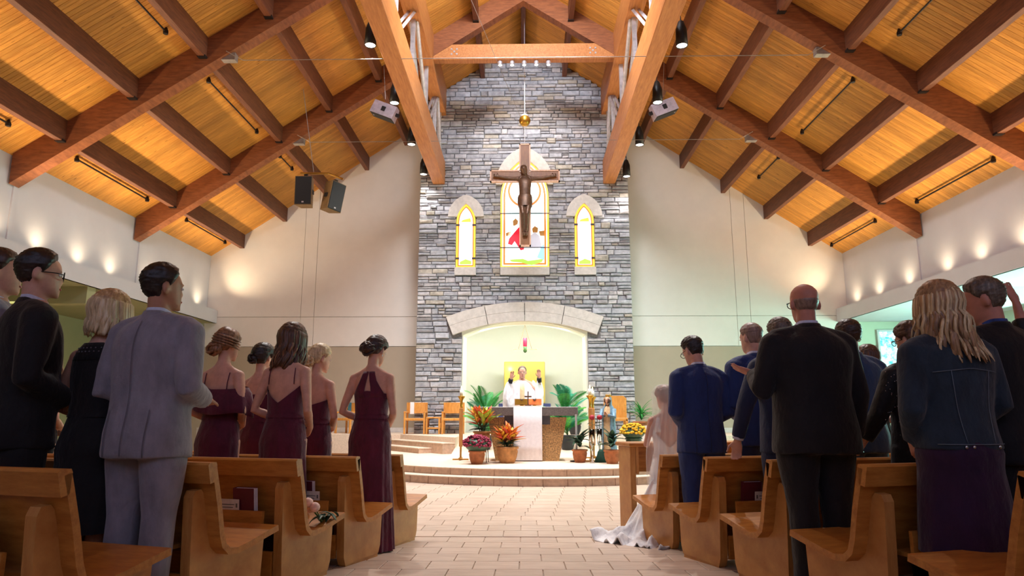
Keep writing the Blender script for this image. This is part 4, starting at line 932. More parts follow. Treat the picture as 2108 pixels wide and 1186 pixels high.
def limb(mb, a, b_, c, ra, rm, rb, rc, bul=1.0, n=14):
    a, b_, c = Vector(a), Vector(b_), Vector(c)
    pts = [a, a.lerp(b_, .35), a.lerp(b_, .8), b_, b_.lerp(c, .25), b_.lerp(c, .7), c]
    mb.tube(pts, [ra, rm, rb * 1.05, rb, rb * 1.04 * bul, (rb * .4 + rc * .6), rc], n)
def hand(mb, wrist, d, nrm, s, curl=.35, size=1.0, spread=.10, thumb=.7):
    # d: direction of the fingers, nrm: palm normal, s: thumb side sign (+1 thumb along d x nrm)
    d = Vector(d).normalized(); nrm = Vector(nrm); nrm = (nrm - d * nrm.dot(d)).normalized(); w = d.cross(nrm) * s; W = Vector(wrist); k = size
    R = []
    for t_, ww, th in ((-.015, .026, .021), (.01, .030, .02), (.04, .039, .017), (.075, .042, .0145), (.092, .039, .011)):
        c = W + d * t_ * k; R.append([c + w * ww * k * math.cos(2 * PI * j / 14) + nrm * th * k * math.sin(2 * PI * j / 14) for j in range(14)])
    mb.loft(R)
    for i, (off, L, r) in enumerate(((.030, .070, .0088), (.010, .078, .009), (-.011, .073, .0086), (-.030, .058, .0078))):
        p = W + d * .082 * k + w * off * k; dd = (d + w * spread * off / .03).normalized(); pts = [p - dd * .02 * k, p]; ang = 0; cur = dd
        for q, f in enumerate((.45, .30, .25)):
            ang += curl * (1.0 if q else .7) * (1 + .12 * i); cur = dd * math.cos(ang) + nrm * math.sin(ang); p = p + cur * L * f * k; pts.append(p)
        mb.tube(pts, [r * k * v for v in (1.0, 1.0, .98, .92, .75)], 8)
    p = W + d * .022 * k + w * .028 * k; t1 = (d * .55 + w * thumb + nrm * .30).normalized(); t2 = (d * .85 + w * .30 * thumb + nrm * .35).normalized()
    mb.tube([p - t1 * .02 * k, p, p + t1 * .034 * k, p + t1 * .034 * k + t2 * .032 * k, p + t1 * .034 * k + t2 * .054 * k], [.014 * k, .0125 * k, .0105 * k, .0098 * k, .007 * k], 8)
class Person: pass
def build_person(label, loc, face, h=1.75, sex='m', yaw=0, pitch=0, tilt=0, skin='skin', voxel=.012, arms=None, hands=True, legs=True, lean=0, kneel=False, bulk=1.0, z=None, eyes=True, category='person', name='person', headscale=1.0):
    """standing figure facing local +Y; returns a Person with helpers for clothing and hair"""
    k = h / 1.75; T = thing(name, label, category, (loc[0], loc[1], fz(loc[1]) if z is None else z), math.radians(-face)); P = Person(); P.T = T; P.k = k; P.sex = sex; P.S = Matrix.Scale(k, 4)
    f = sex == 'f'; tab = TF if f else TM; P.tab = tab; P.bulk = bulk
    piv = Vector((0, -.008, 1.515)); P.Mh = Matrix.Translation(piv) @ Matrix.Rotation(math.radians(-yaw), 4, 'Z') @ Matrix.Rotation(math.radians(-pitch), 4, 'X') @ Matrix.Rotation(math.radians(tilt), 4, 'Y') @ Matrix.Translation((0, .005, .012)) @ Matrix.Scale(headscale, 4)
    mb = MB(); mb.loft(tab_rings(tab, .78, 1.50, 22, bulk, bulk))
    shx = .158 if f else .180; shz = 1.385 if f else 1.395; P.shx = shx * bulk; P.shz = shz
    arms = arms or {}
    P.arms = {}
    for s in (-1, 1):
        sh = Vector((s * P.shx, -.012, shz)); e, w, hd, hn, cu = arms.get(s, arms.get(0, ('clasp',) * 5)) if not isinstance(arms.get(s, arms.get(0)), str) else (arms.get(s, arms.get(0)),) * 5
        if e == 'clasp': e, w, hd, hn, cu = (.245 * bulk, -.05, 1.115), (.075, .17, 1.01), (-.8, .25, -.2), (0, -1, .2), .5
        elif e == 'down': e, w, hd, hn, cu = (.245 * bulk, -.03, 1.10), (.235 * bulk, .03, .86), (-.02, .1, -1), (-1, .0, 0), .3
        elif e == 'bent': e, w, hd, hn, cu = (.25 * bulk, -.06, 1.12), (.15, .20, 1.06), (-.5, .8, .1), (0, -.2, -1), .4
        fx = lambda v: Vector((v[0] * s, v[1], v[2]))
        e, w, hd, hn = fx(e), fx(w), fx(hd), fx(hn); P.arms[s] = (sh, e, w, hd, hn, cu)
        q = .86 if f else 1.0
        limb(mb, sh, e, w, .052 * q, .047 * q, .037 * q, .026 * q)
        mb.ell(sh, .056 * q, .056 * q, .058 * q)
        mb.tube([(0, -.012, 1.47), (s * P.shx * .55, -.018, 1.435 if not f else 1.425), sh + Vector((0, 0, .012))], [.05, .046 * q, .042 * q], 12)
        if hands: hand(mb, w, hd, hn, 1 if (hd.normalized().cross(hn)).dot(Vector((0, 1, 0)) + Vector((-s * .6, 0, .3))) > 0 else -1, cu, .88 if f else 1.0)
    if legs:
        for s in (-1, 1):
            if kneel: mb.tube([(s * .09, 0, .86), (s * .095, .04, .66), (s * .10, .07, .48)], [.095, .085, .062], 12); mb.tube([(s * .10, .07, .47), (s * .10, -.15, .46), (s * .10, -.36, .45)], [.058, .055, .036], 12)
            else: mb.tube([(s * .09, 0, .90), (s * .092, .01, .70), (s * .09, .015, .50), (s * .09, -.01, .35), (s * .09, -.015, .10), (s * .09, -.01, .05)], [.092, .08, .056, .055, .037, .036], 12); mb.ell((s * .095, .05, .035), .043, .12, .035)
    # neck and head
    mb.tube([(0, -.014, 1.45), (0, -.01, 1.50), P.Mh @ Vector((0, -.012, .05)), P.Mh @ Vector((0, -.01, .09))], [.062, .054, .054, .05] if not f else [.052, .046, .046, .044], 16)
    mb.loft([[P.Mh @ Vector((rx * math.cos(2 * PI * j / 24), (yf + yb) / 2 + (yf - yb) / 2 * math.sin(2 * PI * j / 24), zz)) for j in range(24)] for zz, rx, yf, yb in HEAD])
    nose = [[P.Mh @ Vector(p) for p in r] for r in ([(-.006, .088, .118), (.006, .088, .118), (.007, .084, .118), (-.007, .084, .118)], [(-.010, .109, .088), (.010, .109, .088), (.013, .085, .085), (-.013, .085, .085)], [(-.012, .106, .078), (.012, .106, .078), (.014, .085, .076), (-.014, .085, .076)])]
    mb.loft(nose)
    for s in (-1, 1):
        mb.ell((0, 0, 0), .011, .021, .033, 10, 8, P.Mh @ Matrix.Translation((s * .079, -.010, .098)) @ Matrix.Rotation(s * .35, 4, 'Z') @ Matrix.Rotation(-.15, 4, 'X'))
        mb.ell((s * .030, .083, .132), .022, .014, .007, 8, 6, P.Mh)      # brow ridge
    mb.ell((0, .088, .006), .020, .012, .012, 8, 6, P.Mh)                  # chin
    me = remesh(mb, 'body', skin, voxel, 2); me.transform(P.S); P.body = link('body', me, T)
    if eyes:
        for s in (-1, 1):
            m = MB(); m.ell((s * .031, .086, .112), .0125, .008, .0075, 10, 6, P.Mh); e_ = P.put(m, 'eye', 'eye_white') if False else None
            me = m.mesh('eye', 'eye_white', True); me.transform(P.S); eo = link('eye', me, T)
            m = MB(); m.ell((s * .031, .0925, .112), .006, .003, .006, 8, 6, P.Mh); me = m.mesh('iris', 'eye_dark', True); me.transform(P.S); link('iris', me, eo)
        m = MB(); m.ell((0, .0955, .045), .021, .006, .0065, 10, 6, P.Mh); me = m.mesh('lips', 'lip', True); me.transform(P.S); link('lips', me, T)
    P.lean = lean
    if lean: T.rotation_euler = (math.radians(-lean), 0, math.radians(-face))
    c = coords_of(P.body.data); P.bvh = None
    return P
def put(P, mb, name, mat, smooth=True, parent=None):
    me = mb.mesh(name, mat, smooth); me.transform(P.S); return link(name, me, parent or P.T)
def bvh(P, ob=None):
    me = (ob or P.body).data; c = coords_of(me) / P.k; return BVHTree.FromPolygons([tuple(v) for v in c], [tuple(p.vertices) for p in me.polygons])
def surf(tree, x, z, side=-1, off=.006, y0=1.0):
    hit = tree.ray_cast(Vector((x, side * y0, z)), Vector((0, -side, 0)))
    if hit[0] is None: return None
    return hit[0] + Vector((0, side, 0)) * off * .7 + hit[1] * off * .5
def top_surf(tree, x, y, off=.006):
    hit = tree.ray_cast(Vector((x, y, 1.9)), Vector((0, 0, -1))); return None if hit[0] is None else hit[0] + Vector((0, 0, off))
def strap(P, tree, pts, r, name, mat, parent=None, flat=.5, side=-1):
    q = [surf(tree, x, z, side) for x, z in pts]; q = [p for p in q if p]
    if len(q) < 2: return None
    m = MB(); m.tube(q, r, 6, True, flat, (0, 1, 0)); return put(P, m, name, mat, True, parent)
def grid_patch(P, tree, rows, name, mat, off=.007, n=10, parent=None, side=-1):
    """rows: list of (z, x0, x1) from bottom to top laid on the back of the figure"""
    R = []
    for z, x0, x1 in rows:
        r = [];
        for j in range(n + 1):
            x = x0 + (x1 - x0) * j / n; p = surf(tree, x, z, side, off); r.append(p if p else (r[-1] if r else Vector((x, side * .06, z))))
        R.append(r)
    m = MB(); m.loft(R, False, False); o = put(P, m, name, mat, True, parent); md = o.modifiers.new('t', 'SOLIDIFY'); md.thickness = .008; md.offset = 0; return o
# ---- outfits
def suit(P, m, voxel=.014, seed=1, trousers=None, hem=.78, collar='shirt_white', sleeve_end=.93, shoes=True, width=1.0, jacket_name='jacket', seams=False, belly=1.0):
    b_ = P.bulk * width; mb = MB(); mb.loft(tab_rings(TJ, hem, 1.488, 24, b_, (b_ + 1) / 2 * belly))
    for s in (-1, 1):
        sh, e, w, hd, hn, cu = P.arms[s]; sh2 = Vector((sh.x * 1.02 + s * .004, sh.y, sh.z + .004)); w2 = e.lerp(w, sleeve_end)
        mb.tube([sh2, sh2.lerp(e, .3), sh2.lerp(e, .7), e, e.lerp(w2, .4), w2], [.079, .075, .068, .064, .060, .051], 16); mb.ell(sh2, .079, .082, .066)
        mb.tube([(0, -.016, 1.455), (sh2.x * .5, -.018, 1.437), sh2 + Vector((0, 0, .02))], [.065, .062, .058], 14)
    me = remesh(mb, jacket_name, m, voxel, 5); folds(me, .011, 9, 4, seed, lambda c: .35 + 1.2 * np.abs(c[:, 2] - 1.3)); me.transform(P.S); J = link(jacket_name, me, P.T); P.jacket = J
    cb = 1 + (P.bulk - 1) * .8
    c = MB(); R = []
    for z, r1, r2, cy in ((1.455, .098, .088, -.014), (1.49, .078, .074, -.010), (1.512, .069, .066, -.008), (1.505, .063, .060, -.006), (1.47, .06, .058, -.006)): R.append([p + Vector((0, 0, -.045 * (p.y + .05) / .1 if p.y > -.05 else 0)) for p in hring((0, cy, z), r1 * cb, r2 * cb, 24, 2)])
    c.loft(R, False); put(P, c, 'collar', m, True)
    if collar:
        c = MB(); R = []
        for z, r1, cy in ((1.49, .0625, -.008), (1.528, .0585, -.005), (1.528, .0555, -.005), (1.49, .056, -.006)): R.append([p + Vector((0, 0, -.035 * (p.y + .04) / .1 if p.y > -.04 else 0)) for p in hring((0, cy, z), r1 * cb, r1 * 1.02 * cb, 24, 2)])
        c.loft(R, False); put(P, c, 'shirt_collar', collar, True)
        for s in (-1, 1):
            sh, e, w, hd, hn, cu = P.arms[s]; c = MB(); c.tube([e.lerp(w, sleeve_end - .06), e.lerp(w, sleeve_end + .035)], [.041, .037], 12); put(P, c, 'shirt_cuff', collar)
    trs(P, trousers or m, voxel, seed)
    if shoes: shoe(P)
    if seams:
        tr = bvh(P, J); zs = np.linspace(hem + .01, 1.45, 22); strap(P, tr, [(0, z) for z in zs], .0022, 'back_seam', seams, J)
        for s in (-1, 1): strap(P, tr, [(s * .115, z) for z in np.linspace(hem + .005, hem + .23, 8)], .003, 'side_vent', seams, J)
def trs(P, m, voxel=.014, seed=1):
    b_ = P.bulk; mb = MB(); mb.loft(tab_rings([(.76, .17, .13, -.005), (.9, .185, .14, -.012), (1.02, .172, .13, 0)], .78, 1.02, 6, b_, b_))
    for s in (-1, 1): mb.tube([(s * .088 * b_, -.005, .90), (s * .098 * b_, 0, .76), (s * .10, .008, .50), (s * .10, -.005, .28), (s * .10, -.008, .05)], [.105 * b_, .105 * b_, .083, .078, .074], 16)
    me = remesh(mb, 'trousers', m, voxel, 4); folds(me, .008, 8, 6, seed + 5, lambda c: .3 + 1.0 * (c[:, 2] < .6)); me.transform(P.S); P.trousers = link('trousers', me, P.T)
def shoe(P, m='shoe_black'):
    for s in (-1, 1):
        c = MB(); R = [[Vector((s * .10 + (.046 * w_) * math.cos(a), y + 0.0, max(.0, zc + hh * math.sin(a)))) for a in [2 * PI * j / 12 for j in range(12)]] for y, w_, zc, hh in ((-.085, .6, .03, .03), (-.06, .9, .04, .04), (.0, .95, .045, .045), (.07, 1.05, .035, .035), (.14, .95, .025, .025), (.175, .5, .018, .018))]
        c.loft(R); put(P, c, 'shoe', m)
def skirt(P, m, ztop=1.05, zhem=.02, r0=None, rhem=(.26, .22), pleats=11, amp=.05, seed=3, name='skirt', cyhem=-.02, gather=.0):
    r = np.random.default_rng(seed); n = 120; R = []; ph = r.uniform(0, 6.28, 4); N = 26
    for i in range(N + 1):
        u = i / N; z = ztop + (zhem - ztop) * u; zz = max(z, .78); rx, ry, cy = interp(P.tab, zz); rx = rx * P.bulk + .012; ry = ry * P.bulk + .012
        hemx, hemy = rhem; w = max(0, min(1, (ztop - z) / (ztop - zhem))) ** 1.1
        if z < .80: wx = (0.80 - z) / (.80 - zhem); rx = rx + (hemx - rx) * wx ** .9; ry = ry + (hemy - ry) * wx ** .9; cy = cy + (cyhem - cy) * wx
        ring = []
        for j in range(n):
            a = 2 * PI * j / n; fd = math.sin(pleats * a + ph[0] + .5 * math.sin(3 * a + ph[1])) * .6 + .4 * math.sin((pleats * 1.7) * a + ph[2] + 2 * u); k_ = 1 + amp * fd * (gather + (w ** 1.3)) 
            ring.append(Vector((rx * k_ * math.cos(a), cy + ry * k_ * math.sin(a), z)))
        R.append(ring)
    c = MB(); c.loft(R, False); return put(P, c, name, m)
def bodice(P, m, ztop, zbot=1.05, off=.010, name='bodice', n=96):
    """ztop(phi) gives the upper edge, phi=-pi/2 is the middle of the back"""
    R = []; N = 14
    for i in range(N + 1):
        ring = []
        for j in range(n):
            a = 2 * PI * j / n; zt = ztop(a); z = zbot + (zt - zbot) * i / N; rx, ry, cy = interp(P.tab, z); ca, sa = math.cos(a), math.sin(a); p = 2 / 2.3
            ring.append(Vector(((rx * P.bulk + off) * math.copysign(abs(ca) ** p, ca), cy + (ry * P.bulk + off) * math.copysign(abs(sa) ** p, sa), z)))
        R.append(ring)
    c = MB(); c.loft(R, False); return put(P, c, name, m)
# ---- hair
def smooth01(x): x = max(0, min(1, x)); return x * x * (3 - 2 * x)
def hair_cap(P, mat, zmin, thick=lambda phi, z: .016, n=56, rows=34, z0=.03, name='hair', jitter=.0024, zcap=None):
    R = []; rnd = np.random.default_rng(5)
    jit = rnd.normal(0, 1, (rows + 1, n))
    for i in range(rows + 1):
        z = z0 + (.2235 - z0) * (i / rows) ** .85; ring = []
        for j in range(n):
            a = 2 * PI * j / n; d = (z - zmin(a)) / .034; f = smooth01(d) * (zcap(a, z) if zcap else 1); t_ = thick(a, z); off = -.007 + (t_ + .007) * f + jit[i, j] * jitter * f
            q = head_pt(a, z, off); q.z += max(0, (z - .17) / .05) * (t_ * f) * 1.1; ring.append(P.Mh @ q)
        R.append(ring)
    c = MB(); c.loft(R, True); return put(P, c, name, mat)
def zmin_short(front=.178, temple=.15, side=.085, nape=.035):
    if side < .08: return zmin_full(front, temple, side, nape)
    def f(phi):
        a = (phi + PI / 2) % (2 * PI)      # 0 = back
        if a > PI: a = 2 * PI - a
        return float(np.interp(a, [0, .9, 1.2, 1.38, 1.55, 1.68, 1.85, 2.1, 2.5, PI], [nape, nape + .012, .07, max(.115, side), max(.125, side), side + .012, side + .03, temple, front - .008, front]))
    return f
def zmin_full(front, temple, side, nape):
    def f(phi):
        a = (phi + PI / 2) % (2 * PI)
        if a > PI: a = 2 * PI - a
        return float(np.interp(a, [0, .9, 1.35, 1.62, 1.75, 2.1, 2.5, PI], [nape, nape + .012, .06, side, side + .015, temple, front - .008, front]))
    return f
def locks(P, mat, paths, r=.013, name='hair', flat=.55, seg=6, parent=None):
    c = MB()
    for pts in paths:
        n = len(pts); rr = [r * (0.55 + .45 * math.sin(PI * min(.92, .12 + .8 * i / (n - 1)))) * (1 if i < n - 1 else .35) for i in range(n)]
        c.tube(pts, rr, seg, True, flat)
    return put(P, c, name, mat, True, parent)
def fall_paths(P, n, length, wave=.0, layers=2, spread=.02, back=.02, a0=-.25 * PI, a1=1.25 * PI, curl=0, seed=1, out=.024, inward=0.0, side=0.0):
    """locks that follow the skull and then hang; angles measured so that the back is the middle"""
    r = np.random.default_rng(seed); paths = []
    for L in range(layers):
        for i in range(n):
            u = (i + .5 * L + r.uniform(-.25, .25)) / n; phi = -PI / 2 + (u - .5) * 2 * (a1 - a0) / 2
            ph = r.uniform(0, 6.28); ln = length * r.uniform(.86, 1.05); o = out - .006 * L + r.uniform(-.003, .003); pts = []
            for q in range(6):
                v = q / 5; z = .2235 - (.2235 - .075) * v ** 1.6; p = head_pt(phi, max(z, .05), o * (.35 + .65 * v)); p.z += .014 * (1 - v); p.x *= (.25 + .75 * v ** .6) if q < 3 else 1
                pts.append(P.Mh @ p)
            base = pts[-1]; dirx = math.cos(phi); diry = math.sin(phi)
            for q in range(1, 8):
                v = q / 7; p = base + Vector((dirx * spread * v - dirx * inward * v * v + side * v * v + wave * math.sin(ph + v * 7), diry * spread * v - back * v - diry * inward * v * v + wave * math.cos(ph + v * 6), -ln * v)); pts.append(p)
            paths.append(pts)
    return paths
def bun(P, mat, c, r, n=10, name='hair_bun', seed=2, lockr=.016, flat=(1, .75, .9)):
    rr = np.random.default_rng(seed); m = MB(); C_ = Vector(c); m.ell(c, r * .8 * flat[0], r * .8 * flat[1], r * .8 * flat[2], 14, 10, P.Mh)
    for i in range(n):
        ax = Vector(rr.normal(0, 1, 3)).normalized(); u = ax.orthogonal().normalized(); w = ax.cross(u); a0 = rr.uniform(0, 6.28); ln = rr.uniform(1.6, 3.6); pts = []
        for q in range(9):
            a = a0 + ln * q / 8; v = (u * math.cos(a) + w * math.sin(a)) * r * (.9 + .08 * math.sin(3 * a)) + ax * r * .25; pts.append(P.Mh @ (C_ + Vector((v.x * flat[0], v.y * flat[1], v.z * flat[2]))))
        m.tube(pts, [lockr * (.5 + .5 * math.sin(PI * (.1 + .8 * q / 8))) for q in range(9)], 6, True, .7)
    return put(P, m, name, mat)
def glasses(P):
    m = MB()
    for s in (-1, 1):
        c = [P.Mh @ Vector((s * .033 + .024 * math.cos(a), .103, .110 + .019 * math.sin(a))) for a in [2 * PI * j / 16 for j in range(17)]]; m.tube(c, .0028, 6, False)
        m.tube([P.Mh @ Vector(p) for p in ((s * .057, .102, .114), (s * .074, .07, .116), (s * .0775, .0, .114), (s * .077, -.02, .105))], .0026, 6)
    m.tube([P.Mh @ Vector(p) for p in ((-.009, .104, .113), (.009, .104, .113))], .0026, 6); return put(P, m, 'glasses', 'lens_frame')

# ================= left side guests
P = build_person('man with short dark hair at the very left edge of the photo', (-3.08, 3.86), 50, 1.98, 'm', 10, 0, arms={0: 'down'}); suit(P, 'suit_grey', seed=2); hair_cap(P, 'hair_dark', zmin_short(), lambda a, z: .011 + .006 * (z > .15))
P = build_person('man with glasses and dark hair in a black suit, left side', (-2.655, 3.60), 42, 1.90, 'm', 12, 2, arms={0: 'clasp'}); suit(P, 'suit_black', seed=3); hair_cap(P, 'hair_black', zmin_short(.182, .15), lambda a, z: .011 + .008 * smooth01((z - .1) / .1)); glasses(P)
# woman with blonde bob
P = build_person('woman with blonde bob in a sleeveless black dress, beside the grey suit', (-2.31, 3.70), 18, 1.69, 'f', 12, 6, arms={0: 'clasp'}, bulk=1.12)
bodice(P, 'dress_black', lambda a: 1.405, 1.05, .012); skirt(P, 'dress_black', 1.06, .45, rhem=(.22, .19), amp=.02); tr = bvh(P)
grid_patch(P, tr, [(1.36, -.13, .13), (1.40, -.125, .125), (1.43, -.10, .10), (1.455, -.072, .072)], 'lace_yoke', 'dress_black', .010)
for zz in (1.425, 1.405):
    for x in np.linspace(-.08, .08, 7):
        p = surf(tr, x, zz, -1, .017)
        if p: m = MB(); m.ell(p, .007, .003, .005, 6, 4); put(P, m, 'lace_eyelet', 'lace_grey')
hair_cap(P, 'hair_blonde', zmin_short(.17, .13, .06, .02), lambda a, z: .026)
locks(P, 'hair_platinum', fall_paths(P, 34, .105, .004, 2, .028, .0, a0=-.30 * PI, a1=1.20 * PI, seed=4, out=.036, inward=.025), .016, 'hair_lock')
# man in grey suit
P = build_person('man in a light grey suit with dark hair, standing at the near left aisle', (-1.965, 3.60), 14, 1.815, 'm', 28, 0, skin='skin_tan', arms={-1: 'clasp', 1: 'bent'}, bulk=1.06, voxel=.010)
suit(P, 'suit_grey', .012, 7, seams='suit_seam', width=1.03, collar='shirt_white'); hair_cap(P, 'hair_black', zmin_short(.182, .15, .09, .028), lambda a, z: .011 + .009 * smooth01((z - .1) / .1))
# bridesmaids
def bridesmaid(label, loc, face, h, hairm, top, seed, yaw=0, pitch=10, arms=None, tilt=0, voxel=.011, bulk=1.0):
    P = build_person(label, loc, face, h, 'f', yaw, pitch, tilt, arms=arms or {0: 'clasp'}, voxel=voxel, bulk=bulk); bodice(P, 'dress_wine', top); skirt(P, 'dress_wine', 1.07, .015, rhem=(.235, .19), pleats=13, amp=.06, seed=seed, gather=.10)
    m = MB(); R = [[Vector((p.x, p.y, p.z)) for p in hring((0, interp(P.tab, z)[2], z), interp(P.tab, z)[0] * bulk + .015, interp(P.tab, z)[1] * bulk + .015, 40)] for z in (1.055, 1.07, 1.085)]; m.loft(R, False); put(P, m, 'waistband', 'dress_wine')
    return P
def back_amt(a):   # 1 at the back centre, 0 at the sides
    d = (a + PI / 2 + PI) % (2 * PI) - PI; return max(0, 1 - abs(d) / 1.45)
P = bridesmaid('bridesmaid with auburn twisted updo in off shoulder wine dress', (-2.365, 5.34), 18, 1.745, 'hair_auburn', lambda a: 1.24 + .03 * math.cos(a), 11, 10, 8)
R = []; n = 72
for z, ex, amp in ((1.335, .040, .0), (1.29, .075, .02), (1.22, .105, .05), (1.16, .122, .07), (1.12, .128, .08), (1.115, .12, .08)):
    ring = []
    for j in range(n):
        a = 2 * PI * j / n; rx, ry, cy = interp(P.tab, min(z, 1.27)); fd = 1 + amp * .6 * math.sin(9 * a + .8 * math.sin(2 * a)); zz = z - .035 * math.cos(a) - (.05 * back_amt(a) if z > 1.25 else .02 * math.sin(3 * a))
        ring.append(Vector(((rx + ex + .025) * fd * math.cos(a), cy + (ry + ex * .55) * fd * math.sin(a), zz)))
    R.append(ring)
m = MB(); m.loft(R, False); put(P, m, 'ruffle', 'dress_wine'); tr = bvh(P)
strap(P, tr, [(.105, 1.28), (.108, 1.34), (.11, 1.39), (.112, 1.415)], .0045, 'strap', 'dress_wine'); strap(P, tr, [(-.105, 1.28), (-.108, 1.34), (-.11, 1.39), (-.112, 1.415)], .0045, 'strap', 'dress_wine')
hair_cap(P, 'hair_auburn', zmin_short(.172, .13, .085, .04), lambda a, z: .020 + .010 * back_amt(a)); bun(P, 'hair_auburn', (-.03, -.09, .065), .055, 12, seed=3, lockr=.018, flat=(1.25, .75, .9))
locks(P, 'hair_auburn', [[P.Mh @ head_pt(-PI / 2 + t_ * 2.6 - .6, .19 - .02 * i - .05 * t_, .026) for t_ in np.linspace(-.2, 1, 8)] for i in range(4)], .016, 'hair_twist')
P = bridesmaid('dark haired bridesmaid mostly hidden behind the long haired one', (-2.44, 6.30), 18, 1.76, 'hair_black', lambda a: 1.30, 12, 0, 6); hair_cap(P, 'hair_black', zmin_short(.17, .13, .08, .03), lambda a, z: .026); bun(P, 'hair_black', (-.02, -.105, .09), .05, 8, seed=7)
# long brown hair
P = bridesmaid('bridesmaid with long wavy brown hair in wine dress with open V back', (-1.80, 5.18), 16, 1.76, 'hair_brown', lambda a: 1.33 - .165 * back_amt(a) ** 1.0, 13, 5, 12, {-1: 'clasp', 1: ((.225, -.06, 1.11), (.14, .12, .98), (-.6, .6, -.4), (-.3, -.8, 0), .4)}, voxel=.010)
tr = bvh(P)
for s in (-1, 1): strap(P, tr, [(s * .108, 1.30), (s * .107, 1.35), (s * .106, 1.39), (s * .104, 1.42)], .0042, 'strap', 'dress_wine')
hair_cap(P, 'hair_brown', zmin_short(.17, .12, .05, .02), lambda a, z: .028); locks(P, 'hair_brown', fall_paths(P, 34, .20, .010, 2, .004, .012, a0=-.30 * PI, a1=1.15 * PI, seed=8, out=.034, side=-.035), .015, 'hair_lock')
locks(P, 'hair_auburn', fall_paths(P, 12, .19, .010, 1, .006, .016, a0=-.30 * PI, a1=1.15 * PI, seed=12, out=.036, side=-.03), .007, 'hair_highlight')
# blonde updo
P = bridesmaid('bridesmaid with blonde braided updo in strapless wine dress', (-1.845, 6.06), 22, 1.725, 'hair_blonde', lambda a: 1.27 - .06 * back_amt(a), 14, 22, 10, {0: 'clasp'}); hair_cap(P, 'hair_platinum', zmin_short(.172, .13, .085, .035), lambda a, z: .022); bun(P, 'hair_platinum', (-.01, -.095, .075), .058, 14, seed=5, lockr=.014, flat=(1.2, .7, 1.0))
# halter
P = bridesmaid('bridesmaid with dark curly updo in wine halter dress with keyhole back, at the aisle', (-1.325, 5.96), 10, 1.79, 'hair_dark', lambda a: 1.285 - .03 * (1 - back_amt(a)), 15, 14, 16, {-1: 'clasp', 1: ((.215, -.05, 1.10), (.11, .14, 1.0), (-.7, .5, -.2), (0, -1, 0), .4)}, voxel=.010)
tr = bvh(P)
for s in (-1, 1): grid_patch(P, tr, [(1.23, s * .012, s * .135), (1.275, s * .030, s * .122), (1.32, s * .024, s * .098), (1.37, s * .014, s * .072), (1.42, s * .006, s * .055), (1.445, s * .003, s * .048)], 'halter_panel', 'dress_wine', .008)
m = MB(); m.tube([Vector((.055 * math.cos(a), -.010 + .052 * math.sin(a), 1.465 + .012 * math.sin(a))) for a in [2 * PI * j / 24 for j in range(25)]], .006, 6, False); put(P, m, 'neck_band', 'dress_wine')
hair_cap(P, 'hair_dark', zmin_short(.172, .13, .085, .045), lambda a, z: .022); bun(P, 'hair_dark', (-.015, -.098, .10), .062, 18, seed=9, lockr=.014, flat=(1.15, .75, 1.0))
m = MB()
for s in (-1, 1): m.ell((s * .079, -.005, .062), .004, .004, .012, 6, 5, P.Mh)
put(P, m, 'earring', 'silver')
# someone barely seen between the black suit and the bob
P = build_person('woman with auburn hair glimpsed behind the black suited man', (-4.12, 5.83), 20, 1.68, 'f', 0, 0, arms={0: 'clasp'}, voxel=.014, eyes=False); bodice(P, 'dress_black', lambda a: 1.38); skirt(P, 'dress_black', 1.06, .3); hair_cap(P, 'hair_auburn', zmin_short(.17, .12, .05, .02), lambda a, z: .026); locks(P, 'hair_auburn', fall_paths(P, 22, .2, .012, 1, .01, .01, seed=3, out=.03), .016, 'hair_lock')

# ================= right side guests
P = build_person('groom in bright blue suit with glasses, head bowed, beside the bride', (1.505, 5.97), -14, 1.79, 'm', -14, 22, arms={0: 'clasp'}, voxel=.011); suit(P, 'suit_blue', .012, 21, seams='suit_navy', width=1.0, shoes=True); hair_cap(P, 'hair_black', zmin_short(.178, .15, .09, .03), lambda a, z: .011 + .008 * smooth01((z - .1) / .1)); glasses(P)
P = build_person('man with cropped hair in blue suit standing beyond the groom', (2.035, 6.09), -16, 1.915, 'm', -10, 6, arms={0: 'clasp'}); suit(P, 'suit_blue', .014, 22, trousers='suit_navy'); hair_cap(P, 'hair_fringe', zmin_short(.178, .15, .09, .03), lambda a, z: .007 + .006 * (z > .15), jitter=.001)
DOWNPEW = ((.27, -.02, 1.10), (.30, .16, .90), (-.05, .9, -.35), (0, -.25, -1), .35)
P = build_person('grey haired man in dark navy suit with hand on the pew, behind the bald man', (1.94, 5.17), -10, 1.80, 'm', 0, 4, arms={-1: ((.31, .0, 1.12), (.36, .05, .87), (-.05, .35, -.9), (.4, -.7, 0), .5), 1: 'down'}, voxel=.010); suit(P, 'suit_navy', .014, 23); hair_cap(P, 'hair_grey', zmin_short(), lambda a, z: .014)
# bald man
P = build_person('tall bald man in black suit with one open hand held out, near right aisle', (1.735, 4.20), -8, 1.845, 'm', 6, 0, skin='skin_ruddy', bulk=1.12, voxel=.008,
                 arms={-1: ((.30, -.01, 1.13), (.225, .23, 1.235), (.62, .62, .34), (-.4, .2, .9), .12), 1: ((.275, -.02, 1.10), (.285, .06, .86), (-.05, .25, -1), (-.9, .3, 0), .35)})
suit(P, 'suit_dark', .012, 24, width=1.05, belly=1.12)
hair_cap(P, 'hair_fringe', zmin_short(.30, .12, .075, .03), lambda a, z: .0035, jitter=.0006, zcap=lambda a, z: 1 - smooth01((z - .115) / .03) * 1.0 if z > .115 else 1); glasses(P)
P = build_person('man with dark hair in slate blue suit behind the bald man, right', (2.55, 5.37), -14, 1.815, 'm', 2, 4, arms={0: 'clasp'}, bulk=1.08); suit(P, 'suit_slate', .014, 25, width=1.02); hair_cap(P, 'hair_dark', zmin_short(), lambda a, z: .011 + .006 * smooth01((z - .12) / .08))
